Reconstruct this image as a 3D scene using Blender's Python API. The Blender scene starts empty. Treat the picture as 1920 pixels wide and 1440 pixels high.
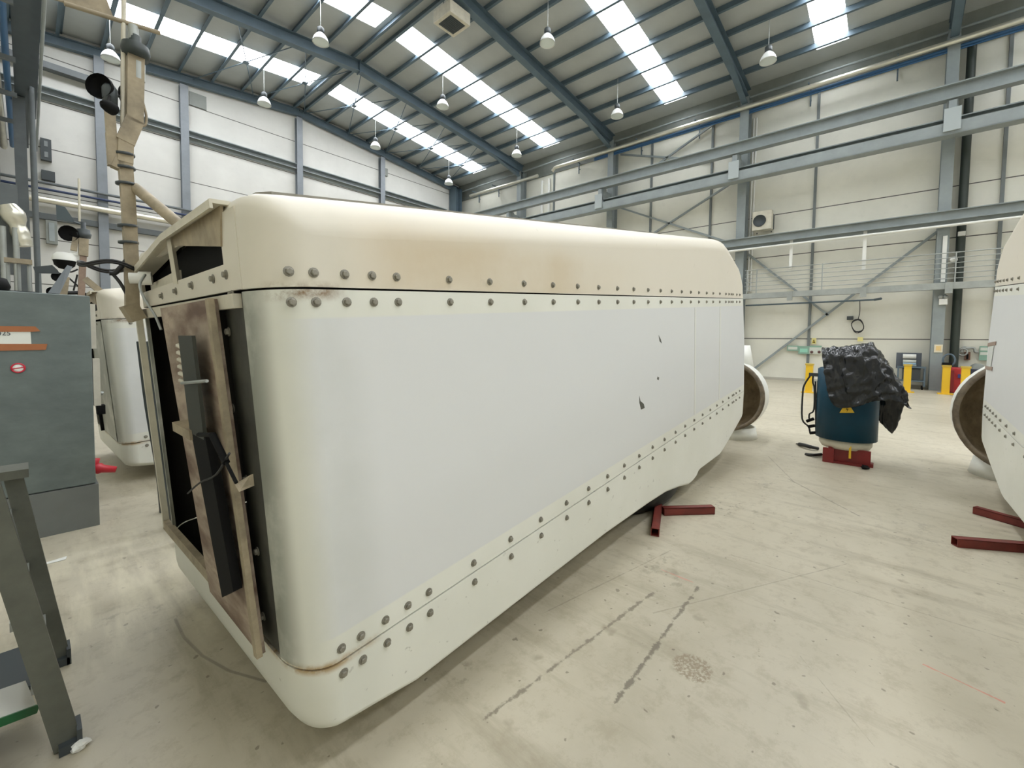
import bpy, bmesh, math, random
from mathutils import Vector, Matrix
random.seed(7)
SC = bpy.context.scene
COL = SC.collection
PI = math.pi
# ------------------------------------------------------------------ camera
F_PX, CX, CY, CAM_H = 802.36, 985.435, 676.238, 1.65
RX = Vector((0.65147264, -0.75855403, 0.01338579))
UP = Vector((0.02572042, 0.03971629, 0.99887991))
FW = Vector((0.75823602, 0.65039864, -0.04538441))
cam_data = bpy.data.cameras.new('camera')
cam = bpy.data.objects.new('camera', cam_data); COL.objects.link(cam)
cam_data.sensor_fit = 'HORIZONTAL'; cam_data.sensor_width = 36.0
cam_data.lens = F_PX / 1920 * 36.0
cam_data.shift_x = (960 - CX) / 1920
cam_data.shift_y = (CY - 720) / 1920
cam_data.clip_start = 0.05; cam_data.clip_end = 200
cam.matrix_world = Matrix(((RX.x, UP.x, -FW.x, 0), (RX.y, UP.y, -FW.y, 0), (RX.z, UP.z, -FW.z, CAM_H), (0, 0, 0, 1)))
SC.camera = cam
# ------------------------------------------------------------------ view, world
SC.view_settings.view_transform = 'Standard'
SC.view_settings.look = 'None'
SC.view_settings.gamma = 1.0
SC.view_settings.use_curve_mapping = False
SC.view_settings.exposure = 1.85
SC.cycles.max_bounces = 12
SC.cycles.diffuse_bounces = 8
SC.cycles.sample_clamp_indirect = 8.0
world = bpy.data.worlds.new('world'); SC.world = world
world.use_nodes = True
wbg = world.node_tree.nodes['Background']
wbg.inputs[0].default_value = (0.75, 0.85, 1.0, 1); wbg.inputs[1].default_value = 1.0
SKYLIGHT = 5.0
# ------------------------------------------------------------------ measuring helpers
O = Vector((0, 0, CAM_H))
def ray(px, py): return FW + RX * ((px - CX) / F_PX) - UP * ((py - CY) / F_PX)
def onX(px, py, X):
    d = ray(px, py); return O + d * (X / d.x)
def onY(px, py, Y):
    d = ray(px, py); return O + d * (Y / d.y)
def onZ(px, py, Z=0.0):
    d = ray(px, py); return O + d * ((Z - CAM_H) / d.z)
NA = ray(1644, 566).normalized()
NB = Vector((-NA.y, NA.x, 0)).normalized()
NC = NA.cross(NB)
def N(s, b, t): return O + NA * s + NB * b + NC * t
def nS(px, py, b):
    r = ray(px, py); P = r * (b / r.dot(NB)); return P.dot(NA), b, P.dot(NC)
def nR(px, py, s):
    r = ray(px, py); P = r * (s / r.dot(NA)); return s, P.dot(NB), P.dot(NC)
# ------------------------------------------------------------------ materials
def lin(c):
    out = []
    for v in c:
        v /= 255.0
        out.append(v / 12.92 if v <= 0.04045 else ((v + 0.055) / 1.055) ** 2.4)
    return tuple(out) + (1.0,)
MATS = {}
def mat(name, rgb, rough=0.5, metal=0.0, var=0.0, scale=4.0, dark=None, bump=0.0, spec=0.5, stretch=(1, 1, 1)):
    if name in MATS: return MATS[name]
    m = bpy.data.materials.new(name); m.use_nodes = True
    nt = m.node_tree; b = nt.nodes['Principled BSDF']
    b.inputs['Base Color'].default_value = lin(rgb)
    b.inputs['Roughness'].default_value = rough
    b.inputs['Metallic'].default_value = metal
    b.inputs['Specular IOR Level'].default_value = spec
    if var > 0 or bump > 0:
        tc = nt.nodes.new('ShaderNodeTexCoord')
        mp = nt.nodes.new('ShaderNodeMapping'); mp.inputs['Scale'].default_value = stretch
        nz = nt.nodes.new('ShaderNodeTexNoise')
        nz.inputs['Scale'].default_value = scale; nz.inputs['Detail'].default_value = 8; nz.inputs['Roughness'].default_value = 0.65
        nt.links.new(tc.outputs['Object'], mp.inputs['Vector']); nt.links.new(mp.outputs['Vector'], nz.inputs['Vector'])
        if var > 0:
            rp = nt.nodes.new('ShaderNodeValToRGB')
            d = dark if dark else tuple(v * (1 - var) for v in rgb)
            rp.color_ramp.elements[0].position = 0.3; rp.color_ramp.elements[0].color = lin(d)
            rp.color_ramp.elements[1].position = 0.68; rp.color_ramp.elements[1].color = lin(rgb)
            nt.links.new(nz.outputs['Fac'], rp.inputs['Fac']); nt.links.new(rp.outputs['Color'], b.inputs['Base Color'])
        if bump > 0:
            bp = nt.nodes.new('ShaderNodeBump'); bp.inputs['Strength'].default_value = bump; bp.inputs['Distance'].default_value = 0.02
            nt.links.new(nz.outputs['Fac'], bp.inputs['Height']); nt.links.new(bp.outputs['Normal'], b.inputs['Normal'])
    MATS[name] = m; return m
class NG:
    """tiny node-graph helper"""
    def __init__(s, m): s.nt = m.node_tree; s.b = s.nt.nodes['Principled BSDF']
    def n(s, t, **k):
        x = s.nt.nodes.new(t)
        for a, v in k.items(): setattr(x, a, v)
        return x
    def l(s, a, b): s.nt.links.new(a, b)
    def math(s, op, a, b=None, c=None, clamp=False):
        x = s.n('ShaderNodeMath', operation=op, use_clamp=clamp)
        for i, v in enumerate((a, b, c)):
            if v is None: continue
            if isinstance(v, (int, float)): x.inputs[i].default_value = v
            else: s.l(v, x.inputs[i])
        return x.outputs[0]
    def mix(s, fac, a, b, mode='MIX'):
        x = s.n('ShaderNodeMix', data_type='RGBA', blend_type=mode)
        for i, v in ((0, fac), (6, a), (7, b)):
            if isinstance(v, (int, float)): x.inputs[i].default_value = v
            elif isinstance(v, tuple): x.inputs[i].default_value = v
            else: s.l(v, x.inputs[i])
        return x.outputs[2]
    def noise(s, vec, scale, detail=6, rough=0.6):
        x = s.n('ShaderNodeTexNoise'); x.inputs['Scale'].default_value = scale
        x.inputs['Detail'].default_value = detail; x.inputs['Roughness'].default_value = rough
        s.l(vec, x.inputs['Vector']); return x.outputs['Fac']
    def ramp(s, fac, p0, p1, c0=(0, 0, 0, 1), c1=(1, 1, 1, 1)):
        x = s.n('ShaderNodeValToRGB'); e = x.color_ramp.elements
        e[0].position = p0; e[0].color = c0; e[1].position = p1; e[1].color = c1
        s.l(fac, x.inputs['Fac']); return x.outputs['Color']
    def smooth(s, v, a, b):
        x = s.n('ShaderNodeMapRange', interpolation_type='SMOOTHSTEP')
        x.inputs['From Min'].default_value = a; x.inputs['From Max'].default_value = b
        s.l(v, x.inputs['Value']); return x.outputs['Result']
def mat_floor():
    m = mat('concrete_floor', (190, 180, 158), 0.42); g = NG(m)
    tc = g.n('ShaderNodeTexCoord'); P = tc.outputs['Object']
    sep = g.n('ShaderNodeSeparateXYZ'); g.l(P, sep.inputs[0]); X, Y = sep.outputs[0], sep.outputs[1]
    big = g.ramp(g.noise(P, 0.35, 5), 0.3, 0.7); mid = g.noise(P, 1.7, 8, 0.7); fine = g.noise(P, 14, 6, 0.7)
    base = g.mix(big, lin((160, 152, 131)), lin((197, 189, 169)))
    base = g.mix(g.math('MULTIPLY', g.ramp(mid, 0.35, 0.75), 0.45), base, lin((206, 199, 181)))
    mp = g.n('ShaderNodeMapping'); mp.inputs['Scale'].default_value = (3.2, 0.55, 1); mp.inputs['Rotation'].default_value = (0, 0, -0.9); g.l(P, mp.inputs[0])
    streak = g.ramp(g.noise(mp.outputs[0], 1.3, 8, 0.7), 0.52, 0.72)
    base = g.mix(g.math('MULTIPLY', streak, 0.65), base, lin((140, 131, 110)))
    spots = g.ramp(g.noise(P, 5.5, 3, 0.5), 0.66, 0.74)
    base = g.mix(g.math('MULTIPLY', spots, 0.55), base, lin((140, 130, 110)))
    mott = g.ramp(g.noise(P, 7.5, 6, 0.75), 0.5, 0.64)
    base = g.mix(g.math('MULTIPLY', mott, 0.4), base, lin((150, 140, 118)))
    dots = g.ramp(g.noise(P, 20, 2, 0.4), 0.715, 0.745)
    base = g.mix(g.math('MULTIPLY', dots, 0.6), base, lin((96, 86, 72)))
    # scuffs, drag lines and one stained patch: shapes that belong to the concrete
    def seg(ax, ay, bx, by, w, soft, jag=0.0):
        L = math.hypot(bx - ax, by - ay); ux, uy = (bx - ax) / L, (by - ay) / L
        dx = g.math('SUBTRACT', X, ax); dy = g.math('SUBTRACT', Y, ay)
        u = g.math('ADD', g.math('MULTIPLY', dx, ux), g.math('MULTIPLY', dy, uy))
        v = g.math('ABSOLUTE', g.math('SUBTRACT', g.math('MULTIPLY', dx, uy), g.math('MULTIPLY', dy, ux)))
        if jag: v = g.math('ADD', v, g.math('MULTIPLY', g.math('SUBTRACT', fine, 0.45), jag))
        a = g.math('SUBTRACT', 1.0, g.smooth(v, w, w + soft))
        inu = g.math('MULTIPLY', g.math('GREATER_THAN', u, 0), g.math('LESS_THAN', u, L))
        return g.math('MULTIPLY', a, inu)
    for (a, b, w, soft, jag, c, k) in (
            ((1.25, 1.29), (2.66, 1.14), 0.005, 0.012, 0.09, (108, 100, 86), 0.75),
            ((1.65, 0.90), (2.93, 0.94), 0.006, 0.013, 0.10, (104, 96, 82), 0.8),
            ((2.0, 1.55), (3.3, 1.28), 0.002, 0.006, 0.03, (120, 110, 96), 0.5),
            ((2.45, 1.05), (4.0, 0.2), 0.002, 0.006, 0.02, (120, 110, 96), 0.4),
            (tuple(onZ(1730, 1245).xy), tuple(onZ(1885, 1318).xy), 0.003, 0.007, 0.03, (206, 120, 104), 0.7),
            (tuple(onZ(1240, 1068).xy), tuple(onZ(1300, 1092).xy), 0.003, 0.008, 0.04, (206, 130, 116), 0.6),
            (tuple(onZ(1370, 1040).xy), tuple(onZ(1910, 1205).xy), 0.002, 0.007, 0.03, (138, 128, 110), 0.5),
            (tuple(onZ(1500, 1230).xy), tuple(onZ(1640, 1400).xy), 0.001, 0.004, 0.02, (138, 128, 110), 0.45),
            (tuple(onZ(1478, 898).xy), tuple(onZ(1612, 968).xy), 0.004, 0.012, 0.05, (100, 92, 80), 0.6),
            (tuple(onZ(1440, 855).xy), tuple(onZ(1490, 905).xy), 0.003, 0.01, 0.04, (110, 100, 86), 0.5),
            ):
        base = g.mix(g.math('MULTIPLY', seg(*a, *b, w, soft, jag), k), base, lin(c))
    cp = [onZ(x, y) for x, y in ((328, 1160), (345, 1195), (380, 1230), (430, 1258), (500, 1278))]
    for a, b in zip(cp, cp[1:]):
        base = g.mix(g.math('MULTIPLY', seg(a.x, a.y, b.x, b.y, .004, .006, 0.0), .55), base, lin((112, 104, 92)))
    if False:
        base = g.mix(g.math('MULTIPLY', seg(*a, *b, w, soft, jag), k), base, lin(c))
    ddx = g.math('SUBTRACT', X, 2.17); ddy = g.math('SUBTRACT', Y, 0.71)
    rr = g.math('SQRT', g.math('ADD', g.math('MULTIPLY', ddx, ddx), g.math('MULTIPLY', ddy, ddy)))
    rr = g.math('ADD', rr, g.math('MULTIPLY', g.math('SUBTRACT', fine, 0.5), 0.05))
    disc = g.math('SUBTRACT', 1.0, g.smooth(rr, 0.085, 0.105))
    base = g.mix(g.math('MULTIPLY', disc, g.math('MULTIPLY', g.ramp(g.noise(P, 60, 2), 0.4, 0.55), 0.7)), base, lin((128, 110, 86)))
    for (px, py, rad, k) in ((1372, 950, .32, .6), (1420, 905, .3, .35), (1310, 905, .25, .4), (870, 1265, .12, .35), (255, 1160, .3, .35), (1730, 1000, .5, .3), (1250, 1070, .35, .3)):
        q = onZ(px, py); ax_ = g.math('SUBTRACT', X, q.x); ay_ = g.math('SUBTRACT', Y, q.y)
        rd = g.math('SQRT', g.math('ADD', g.math('MULTIPLY', ax_, ax_), g.math('MULTIPLY', ay_, ay_)))
        mk = g.math('MULTIPLY', g.math('SUBTRACT', 1.0, g.smooth(rd, rad * .4, rad)), g.ramp(g.noise(P, 9, 5, .7), .54, .62))
        base = g.mix(g.math('MULTIPLY', mk, k), base, lin((92, 82, 66)))
    # pale bloom by the left cabinet
    ex = g.math('MULTIPLY', g.math('SUBTRACT', X, 0.55), 1.2); ey = g.math('SUBTRACT', Y, 3.9)
    er = g.math('SQRT', g.math('ADD', g.math('MULTIPLY', ex, ex), g.math('MULTIPLY', ey, ey)))
    patch = g.math('MULTIPLY', g.math('SUBTRACT', 1.0, g.smooth(er, 0.5, 1.5)), g.ramp(g.noise(mp.outputs[0], 2.2, 6), 0.45, 0.6))
    base = g.mix(g.math('MULTIPLY', patch, 0.5), base, lin((222, 214, 190)))
    g.l(base, g.b.inputs['Base Color'])
    g.l(g.math('ADD', g.math('MULTIPLY', mid, 0.35), 0.22), g.b.inputs['Roughness'])
    bp = g.n('ShaderNodeBump'); bp.inputs['Strength'].default_value = 0.06; bp.inputs['Distance'].default_value = 0.01
    g.l(fine, bp.inputs['Height']); g.l(bp.outputs[0], g.b.inputs['Normal'])
    return m
def mat_wall(name, rgb, step, off):
    m = mat(name, rgb, 0.6); g = NG(m)
    tc = g.n('ShaderNodeTexCoord'); P = tc.outputs['Object']
    sep = g.n('ShaderNodeSeparateXYZ'); g.l(P, sep.inputs[0]); Z = sep.outputs[2]
    f = g.math('FRACT', g.math('DIVIDE', g.math('ADD', Z, off), step))
    line = g.math('LESS_THAN', g.math('ABSOLUTE', g.math('SUBTRACT', f, 0.5)), 0.010)
    base = g.mix(g.ramp(g.noise(P, 0.6, 6), 0.3, 0.7), lin(tuple(v * 0.94 for v in rgb)), lin(rgb))
    base = g.mix(g.math('MULTIPLY', g.ramp(g.noise(P, 2.2, 6, 0.7), 0.58, 0.75), 0.25), base, lin(tuple(v * 0.82 for v in rgb)))
    base = g.mix(line, base, lin((84, 82, 76)))
    g.l(base, g.b.inputs['Base Color']); return m
def mat_emit(name, rgb, strength):
    m = bpy.data.materials.new(name); m.use_nodes = True; nt = m.node_tree
    b = nt.nodes['Principled BSDF']; b.inputs['Base Color'].default_value = lin((230, 235, 235)); b.inputs['Roughness'].default_value = 0.5
    b.inputs['Emission Color'].default_value = lin(rgb); b.inputs['Emission Strength'].default_value = strength
    MATS[name] = m; return m
def mat_shell():
    """grey-white glass fibre of the nacelle: rolled light-grey side panels, cream gel coat elsewhere, grime and cracks"""
    m = mat('fibreglass_shell', (226, 226, 216), 0.38); g = NG(m)
    tc = g.n('ShaderNodeTexCoord'); P = tc.outputs['Object']
    sep = g.n('ShaderNodeSeparateXYZ'); g.l(P, sep.inputs[0]); X, Y, Z = sep.outputs
    n1 = g.noise(P, 1.1, 6, 0.6); n2 = g.noise(P, 5, 8, 0.7)
    base = g.mix(g.ramp(n1, 0.3, 0.7), lin((221, 221, 210)), lin((231, 231, 222)))
    # rolled panel
    inz = g.math('MULTIPLY', g.smooth(Z, PAN_Z0 - 0.006, PAN_Z0 + 0.006), g.math('SUBTRACT', 1.0, g.smooth(Z, PAN_Z1 - 0.006, PAN_Z1 + 0.006)))
    inx = g.smooth(X, PAN_X0 - 0.05, PAN_X0 + 0.07)
    base = g.mix(g.math('MULTIPLY', inz, inx), base, lin((218, 219, 218)))
    # top cover: warmer, dust-stained band above the seam
    top = g.smooth(Z, TOP_Z - 0.01, TOP_Z + 0.01)
    base = g.mix(g.math('MULTIPLY', top, 0.9), base, lin((224, 216, 200)))
    band = g.math('MULTIPLY', top, g.math('SUBTRACT', 1.0, g.smooth(Z, TOP_Z + 0.16, TOP_Z + 0.34)))
    bx = g.math('MULTIPLY', g.smooth(X, 0.1, 0.5), g.math('SUBTRACT', 1.0, g.smooth(X, 1.2, 3.0)))
    base = g.mix(g.math('MULTIPLY', g.math('MULTIPLY', band, bx), g.math('MULTIPLY', g.ramp(n1, 0.25, 0.6), 0.75)), base, lin((203, 186, 156)))
    st = g.math('MULTIPLY', g.math('SUBTRACT', 1.0, g.smooth(g.math('ABSOLUTE', g.math('SUBTRACT', Z, TOP_Z - .012)), 0.004, 0.045)), g.math('MULTIPLY', g.smooth(X, -.05, .0), g.math('SUBTRACT', 1.0, g.smooth(X, .1, .26))))
    base = g.mix(g.math('MULTIPLY', st, g.ramp(g.noise(P, 12, 6, 0.7), 0.38, 0.6)), base, lin((128, 98, 66)))
    st2 = g.math('MULTIPLY', g.math('SUBTRACT', 1.0, g.smooth(g.math('ABSOLUTE', g.math('SUBTRACT', Z, SEAM_B - BT)), 0.004, 0.03)), g.math('SUBTRACT', 1.0, g.smooth(X, .1, .3)))
    base = g.mix(g.math('MULTIPLY', st2, g.ramp(g.noise(P, 10, 6, 0.7), 0.42, 0.62)), base, lin((176, 150, 110)))
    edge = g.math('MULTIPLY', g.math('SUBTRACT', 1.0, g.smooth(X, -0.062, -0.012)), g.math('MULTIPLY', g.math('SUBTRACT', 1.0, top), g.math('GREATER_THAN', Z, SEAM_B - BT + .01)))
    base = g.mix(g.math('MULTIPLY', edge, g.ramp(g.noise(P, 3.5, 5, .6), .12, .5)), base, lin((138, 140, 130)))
    # grey rub marks on the rear corner (dirty patches) and speckles
    cor = g.math('MULTIPLY', g.math('SUBTRACT', 1.0, g.smooth(X, 0.16, 0.32)), g.ramp(n1, 0.35, 0.6))
    base = g.mix(g.math('MULTIPLY', cor, 0.22), base, lin((160, 164, 150)))
    sp = g.ramp(g.noise(P, 26, 3, 0.5), 0.70, 0.74)
    lowb = g.math('SUBTRACT', 1.0, g.smooth(Z, PAN_Z0 - 0.2, PAN_Z0 - 0.05))
    base = g.mix(g.math('MULTIPLY', g.math('MULTIPLY', sp, lowb), 0.35), base, lin((120, 118, 104)))
    sm = g.ramp(g.noise(P, 7, 4, 0.6), 0.68, 0.76)
    base = g.mix(g.math('MULTIPLY', g.math('MULTIPLY', sm, top), 0.22), base, lin((150, 142, 124)))
    g.l(base, g.b.inputs['Base Color'])
    g.l(g.math('ADD', g.math('MULTIPLY', n2, 0.2), 0.3), g.b.inputs['Roughness'])
    g.b.inputs['Specular IOR Level'].default_value = 0.35
    return m
def mat_rust_plate():
    m = mat('stained_plate', (176, 156, 132), 0.6); g = NG(m)
    tc = g.n('ShaderNodeTexCoord'); P = tc.outputs['Object']
    mp = g.n('ShaderNodeMapping'); mp.inputs['Scale'].default_value = (1, 0.45, 1.3); g.l(P, mp.inputs[0])
    n1 = g.noise(mp.outputs[0], 3.4, 5, 0.55); n2 = g.noise(mp.outputs[0], 14, 6, 0.7)
    base = g.mix(g.ramp(n1, 0.42, 0.60), lin((104, 82, 68)), lin((176, 160, 142)))
    base = g.mix(g.math('MULTIPLY', g.ramp(n2, 0.5, 0.7), 0.5), base, lin((104, 78, 62)))
    g.l(base, g.b.inputs['Base Color']); return m
# ------------------------------------------------------------------ mesh builder
class MB:
    def __init__(s): s.v = []; s.f = []; s.sm = []
    def add(s, verts, faces, smooth=False):
        o = len(s.v); s.v += [Vector(p) for p in verts]
        for f in faces: s.f.append([i + o for i in f]); s.sm.append(smooth)
        return s
    def box(s, x0, x1, y0, y1, z0, z1, M=None):
        p = [Vector((x, y, z)) for z in (z0, z1) for y in (y0, y1) for x in (x0, x1)]
        if M: p = [M(*q) for q in p] if callable(M) else [M @ q for q in p]
        return s.add(p, [(0, 2, 3, 1), (4, 5, 7, 6), (0, 1, 5, 4), (2, 6, 7, 3), (0, 4, 6, 2), (1, 3, 7, 5)])
    def bar(s, a, b, w, h, up=(0, 0, 1)):
        """rectangular bar from a to b; w sideways, h along up"""
        a, b = Vector(a), Vector(b); d = (b - a).normalized(); up = Vector(up)
        if abs(d.dot(up)) > 0.99: up = Vector((1, 0, 0)) if abs(d.x) < 0.9 else Vector((0, 1, 0))
        sd = d.cross(up).normalized(); u = sd.cross(d)
        p = [q + sd * (i * w / 2) + u * (j * h / 2) for q in (a, b) for j in (-1, 1) for i in (-1, 1)]
        return s.add(p, [(0, 1, 3, 2), (4, 6, 7, 5), (0, 4, 5, 1), (2, 3, 7, 6), (0, 2, 6, 4), (1, 5, 7, 3)])
    def ibeam(s, a, b, d, w, tf=0.03, tw=0.02, up=(0, 0, 1)):
        a, b = Vector(a), Vector(b); ax = (b - a).normalized(); up = Vector(up)
        sd = ax.cross(up).normalized(); u = sd.cross(ax)
        for k in (-1, 1):
            o = u * (k * (d / 2 - tf / 2)); s.bar(a + o, b + o, w, tf, up)
        s.bar(a, b, tw, d - 2 * tf, up); return s
    def tube(s, pts, r, seg=10, cap=True, smooth=True):
        pts = [Vector(p) for p in pts]; n = len(pts); rr = r if isinstance(r, (list, tuple)) else [r] * n
        rings = []; prev = None
        for i, p in enumerate(pts):
            t = (pts[min(i + 1, n - 1)] - pts[max(i - 1, 0)]).normalized()
            if prev is None:
                prev = Vector((0, 0, 1)) if abs(t.z) < 0.9 else Vector((1, 0, 0))
            x = (prev - t * prev.dot(t)).normalized(); prev = x; y = t.cross(x)
            rings.append([p + (x * math.cos(2 * PI * k / seg) + y * math.sin(2 * PI * k / seg)) * rr[i] for k in range(seg)])
        v = [q for r_ in rings for q in r_]
        f = [(i * seg + k, i * seg + (k + 1) % seg, (i + 1) * seg + (k + 1) % seg, (i + 1) * seg + k) for i in range(n - 1) for k in range(seg)]
        s.add(v, f, smooth)
        if cap: s.add(rings[0], [tuple(reversed(range(seg)))]); s.add(rings[-1], [tuple(range(seg))])
        return s
    def lathe(s, c, axis, prof, seg=32, closed=False, smooth=True):
        """prof: list of (distance along axis, radius)"""
        c = Vector(c); t = Vector(axis).normalized(); x = t.orthogonal().normalized(); y = t.cross(x)
        v = []
        for h, r in prof: v += [c + t * h + (x * math.cos(2 * PI * k / seg) + y * math.sin(2 * PI * k / seg)) * r for k in range(seg)]
        n = len(prof); f = []
        for i in range(n if closed else n - 1):
            j = (i + 1) % n
            for k in range(seg): f.append((i * seg + k, i * seg + (k + 1) % seg, j * seg + (k + 1) % seg, j * seg + k))
        return s.add(v, f, smooth)
    def prism(s, poly, d):
        """closed polygon (3-D points) pushed along vector d"""
        n = len(poly); d = Vector(d); p = [Vector(q) for q in poly]; p += [q + d for q in p]
        return s.add(p, [tuple(reversed(range(n))), tuple(range(n, 2 * n))] + [(i, (i + 1) % n, (i + 1) % n + n, i + n) for i in range(n)])
    def grid(s, rows, smooth=True):
        m = len(rows[0]); v = [q for r in rows for q in r]
        return s.add(v, [(i * m + k, i * m + k + 1, (i + 1) * m + k + 1, (i + 1) * m + k) for i in range(len(rows) - 1) for k in range(m - 1)], smooth)
    def build(s, name, material, parent=None, origin=None, bevel=0.0, fix=True, **tags):
        me = bpy.data.meshes.new(name)
        ob = bpy.data.objects.new(name, me); COL.objects.link(ob)
        if parent is not None:
            Mi = world_of(parent).inverted(); ob.parent = parent
            vs = [Mi @ q for q in s.v]
        else:
            if origin is None:
                xs = [q.x for q in s.v]; ys = [q.y for q in s.v]
                origin = Vector(((min(xs) + max(xs)) / 2, (min(ys) + max(ys)) / 2, min(q.z for q in s.v)))
            origin = Vector(origin); ob.location = origin; vs = [q - origin for q in s.v]
        me.from_pydata([tuple(q) for q in vs], [], s.f)
        for p, sm in zip(me.polygons, s.sm): p.use_smooth = sm
        if fix:
            bm = bmesh.new(); bm.from_mesh(me); bmesh.ops.recalc_face_normals(bm, faces=bm.faces); bm.to_mesh(me); bm.free()
        me.materials.append(material)
        if bevel:
            md = ob.modifiers.new('bevel', 'BEVEL'); md.width = bevel; md.segments = 2; md.limit_method = 'ANGLE'
        for k, v in tags.items(): ob[k] = v
        return ob
def world_of(o):
    M = o.matrix_basis.copy()
    p = o.parent
    while p is not None: M = p.matrix_basis @ M; p = p.parent
    return M
def thing(name, label, cat, loc, M=None, group=None):
    o = bpy.data.objects.new(name, None); COL.objects.link(o)
    if M is not None: o.matrix_basis = M
    else: o.location = loc
    o.empty_display_size = 0.1
    o['label'] = label; o['category'] = cat
    if group: o['group'] = group
    return o
def kids(o): return [c for c in bpy.data.objects if c.parent == o]
def copy_tree(o, parent=None, drop=()):
    c = o.copy(); COL.objects.link(c)
    if parent is not None: c.parent = parent
    for ch in kids(o):
        if ch.get('tmp_drop') in drop and drop: continue
        copy_tree(ch, c, drop)
    return c
def T(label, cat, group=None):
    d = dict(label=label, category=cat)
    if group: d['group'] = group
    return d
def bez(pts, n=8):
    """Catmull-Rom through points"""
    P = [Vector(p) for p in pts]; P = [P[0] * 2 - P[1]] + P + [P[-1] * 2 - P[-2]]; out = []
    for i in range(1, len(P) - 2):
        for k in range(n):
            t = k / n; a, b, c, d = P[i - 1], P[i], P[i + 1], P[i + 2]
            out.append(0.5 * ((2 * b) + (c - a) * t + (2 * a - 5 * b + 4 * c - d) * t * t + (3 * b - a - 3 * c + d) * t ** 3))
    out.append(P[-2]); return out
# ------------------------------------------------------------------ common materials
M_steel = mat('blue_grey_steel', (94, 112, 124), 0.45, 0.0, 0.12, 1.5)
M_steel_l = mat('light_grey_steel', (148, 156, 156), 0.45, 0.0, 0.1, 1.5)
M_galv = mat('galvanised_steel', (170, 174, 170), 0.4, 0.3, 0.12, 3)
M_grey = mat('plain_grey_steel', (98, 104, 106), 0.5, 0, 0.12, 2)
M_dark = mat('dark_steel', (60, 66, 68), 0.5)
M_black = mat('black_plastic', (12, 12, 12), 0.75, spec=0.2)
M_white = mat('white_paint', (226, 226, 220), 0.5)
M_cream = mat('cream_paint', (212, 206, 188), 0.5, 0, 0.1, 6)
M_silver = mat('silver_lagging', (222, 218, 202), 0.28, 0.75, 0.1, 2)
M_blue = mat('blue_pipe', (52, 96, 140), 0.45)
M_tan = mat('weathered_tan', (172, 158, 132), 0.6, 0, 0.25, 9)
M_red = mat('red_oxide', (122, 46, 38), 0.5, 0, 0.2, 8)
M_rubber = mat('cable_rubber', (34, 34, 34), 0.6)
M_bolt = mat('bolt_steel', (150, 146, 134), 0.5, 0.45, 0.15, 40)
M_yellow = mat('yellow_paint', (228, 186, 40), 0.45)
M_lamp_w = mat('lamp_reflector', (236, 238, 236), 0.35)
M_skin_roof = mat('roof_lining', (184, 188, 186), 0.55, 0, 0.05, 1)
M_clad = mat('grey_cladding', (132, 136, 130), 0.5, 0, 0.08, 2)
M_sky = mat_emit('skylight_sheet', (246, 249, 253), SKYLIGHT)
# ------------------------------------------------------------------ hall
XL, XR, YG, YF = -1.75, 23.0, 26.95, -29.5
RIDGE_X, RIDGE_Z, SLOPE = 10.7, 15.2, 0.1
def roofz(x): return RIDGE_Z - SLOPE * abs(x - RIDGE_X)
ST = dict(kind='structure')
MB().box(XL - 0.3, XR + 0.3, YF - 0.3, YG + 0.3, -0.2, 0).build('floor', mat_floor(), origin=(0, 0, 0), **ST)
M_wr = mat_wall('cream_wall_panels', (228, 226, 213), 1.93, 0.965)
M_wg = mat_wall('pale_wall_panels', (206, 205, 199), 1.87, 0.915)
MB().box(XR, XR + 0.2, YF, YG, 0, 12.75).build('wall_right', M_wr, origin=(XR, 0, 0), **ST)
MB().box(XL - 0.2, XL, YF, YG, 0, 14.2).build('wall_left', M_wr, origin=(XL, 0, 0), **ST)
def gable(y0, y1, name, m):
    p = [(XL, y0, 0), (XR, y0, 0), (XR, y0, roofz(XR)), (RIDGE_X, y0, RIDGE_Z), (XL, y0, roofz(XL))]
    MB().prism(p, (0, y1 - y0, 0)).build(name, m, origin=(0, y0, 0), **ST)
gable(YG, YG + 0.2, 'wall_back', M_wg)
gable(YF - 0.2, YF, 'wall_front', M_wg)
MB().box(XR - 0.06, XR + 0.2, YF, YG, 12.75, 14.2).build('trim_1', M_clad, **ST)
MB().box(XR - 0.1, XR, YF, YG, 0, 0.12).build('baseboard_right', mat('kerb', (176, 172, 160), 0.6), **ST)
STRIPS = [(22.85, 24.25), (16.3, 17.6), (8.4, 9.55), (1.85, 2.95), (-5.2, -4.0), (-12.2, -11.0), (-19.3, -18.1), (-26.3, -25.1)]
SX0, SX1 = 11.2, 22.0
ceil = MB()
def slab(mb, x0, x1, y0, y1, th=0.12):
    p = [(x0, y0, roofz(x0)), (x1, y0, roofz(x1)), (x1, y0, roofz(x1) + th), (x0, y0, roofz(x0) + th)]
    mb.prism(p, (0, y1 - y0, 0))
ys = [YF]
for a, b in sorted(STRIPS): ys += [a, b]
ys.append(YG)
LX0, LX1 = 2 * RIDGE_X - SX1, 2 * RIDGE_X - SX0
for i in range(len(ys) - 1):
    if i % 2 == 0:
        slab(ceil, RIDGE_X, XR + 0.2, ys[i], ys[i + 1]); slab(ceil, XL - 0.2, RIDGE_X, ys[i], ys[i + 1])
    else:
        slab(ceil, SX1, XR + 0.2, ys[i], ys[i + 1]); slab(ceil, RIDGE_X, SX0, ys[i], ys[i + 1])
        slab(ceil, LX1, RIDGE_X, ys[i], ys[i + 1]); slab(ceil, XL - 0.2, LX0, ys[i], ys[i + 1])
ceil.build('ceiling', M_skin_roof, origin=(RIDGE_X, 0, 0), **ST)
wn = 0
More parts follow.
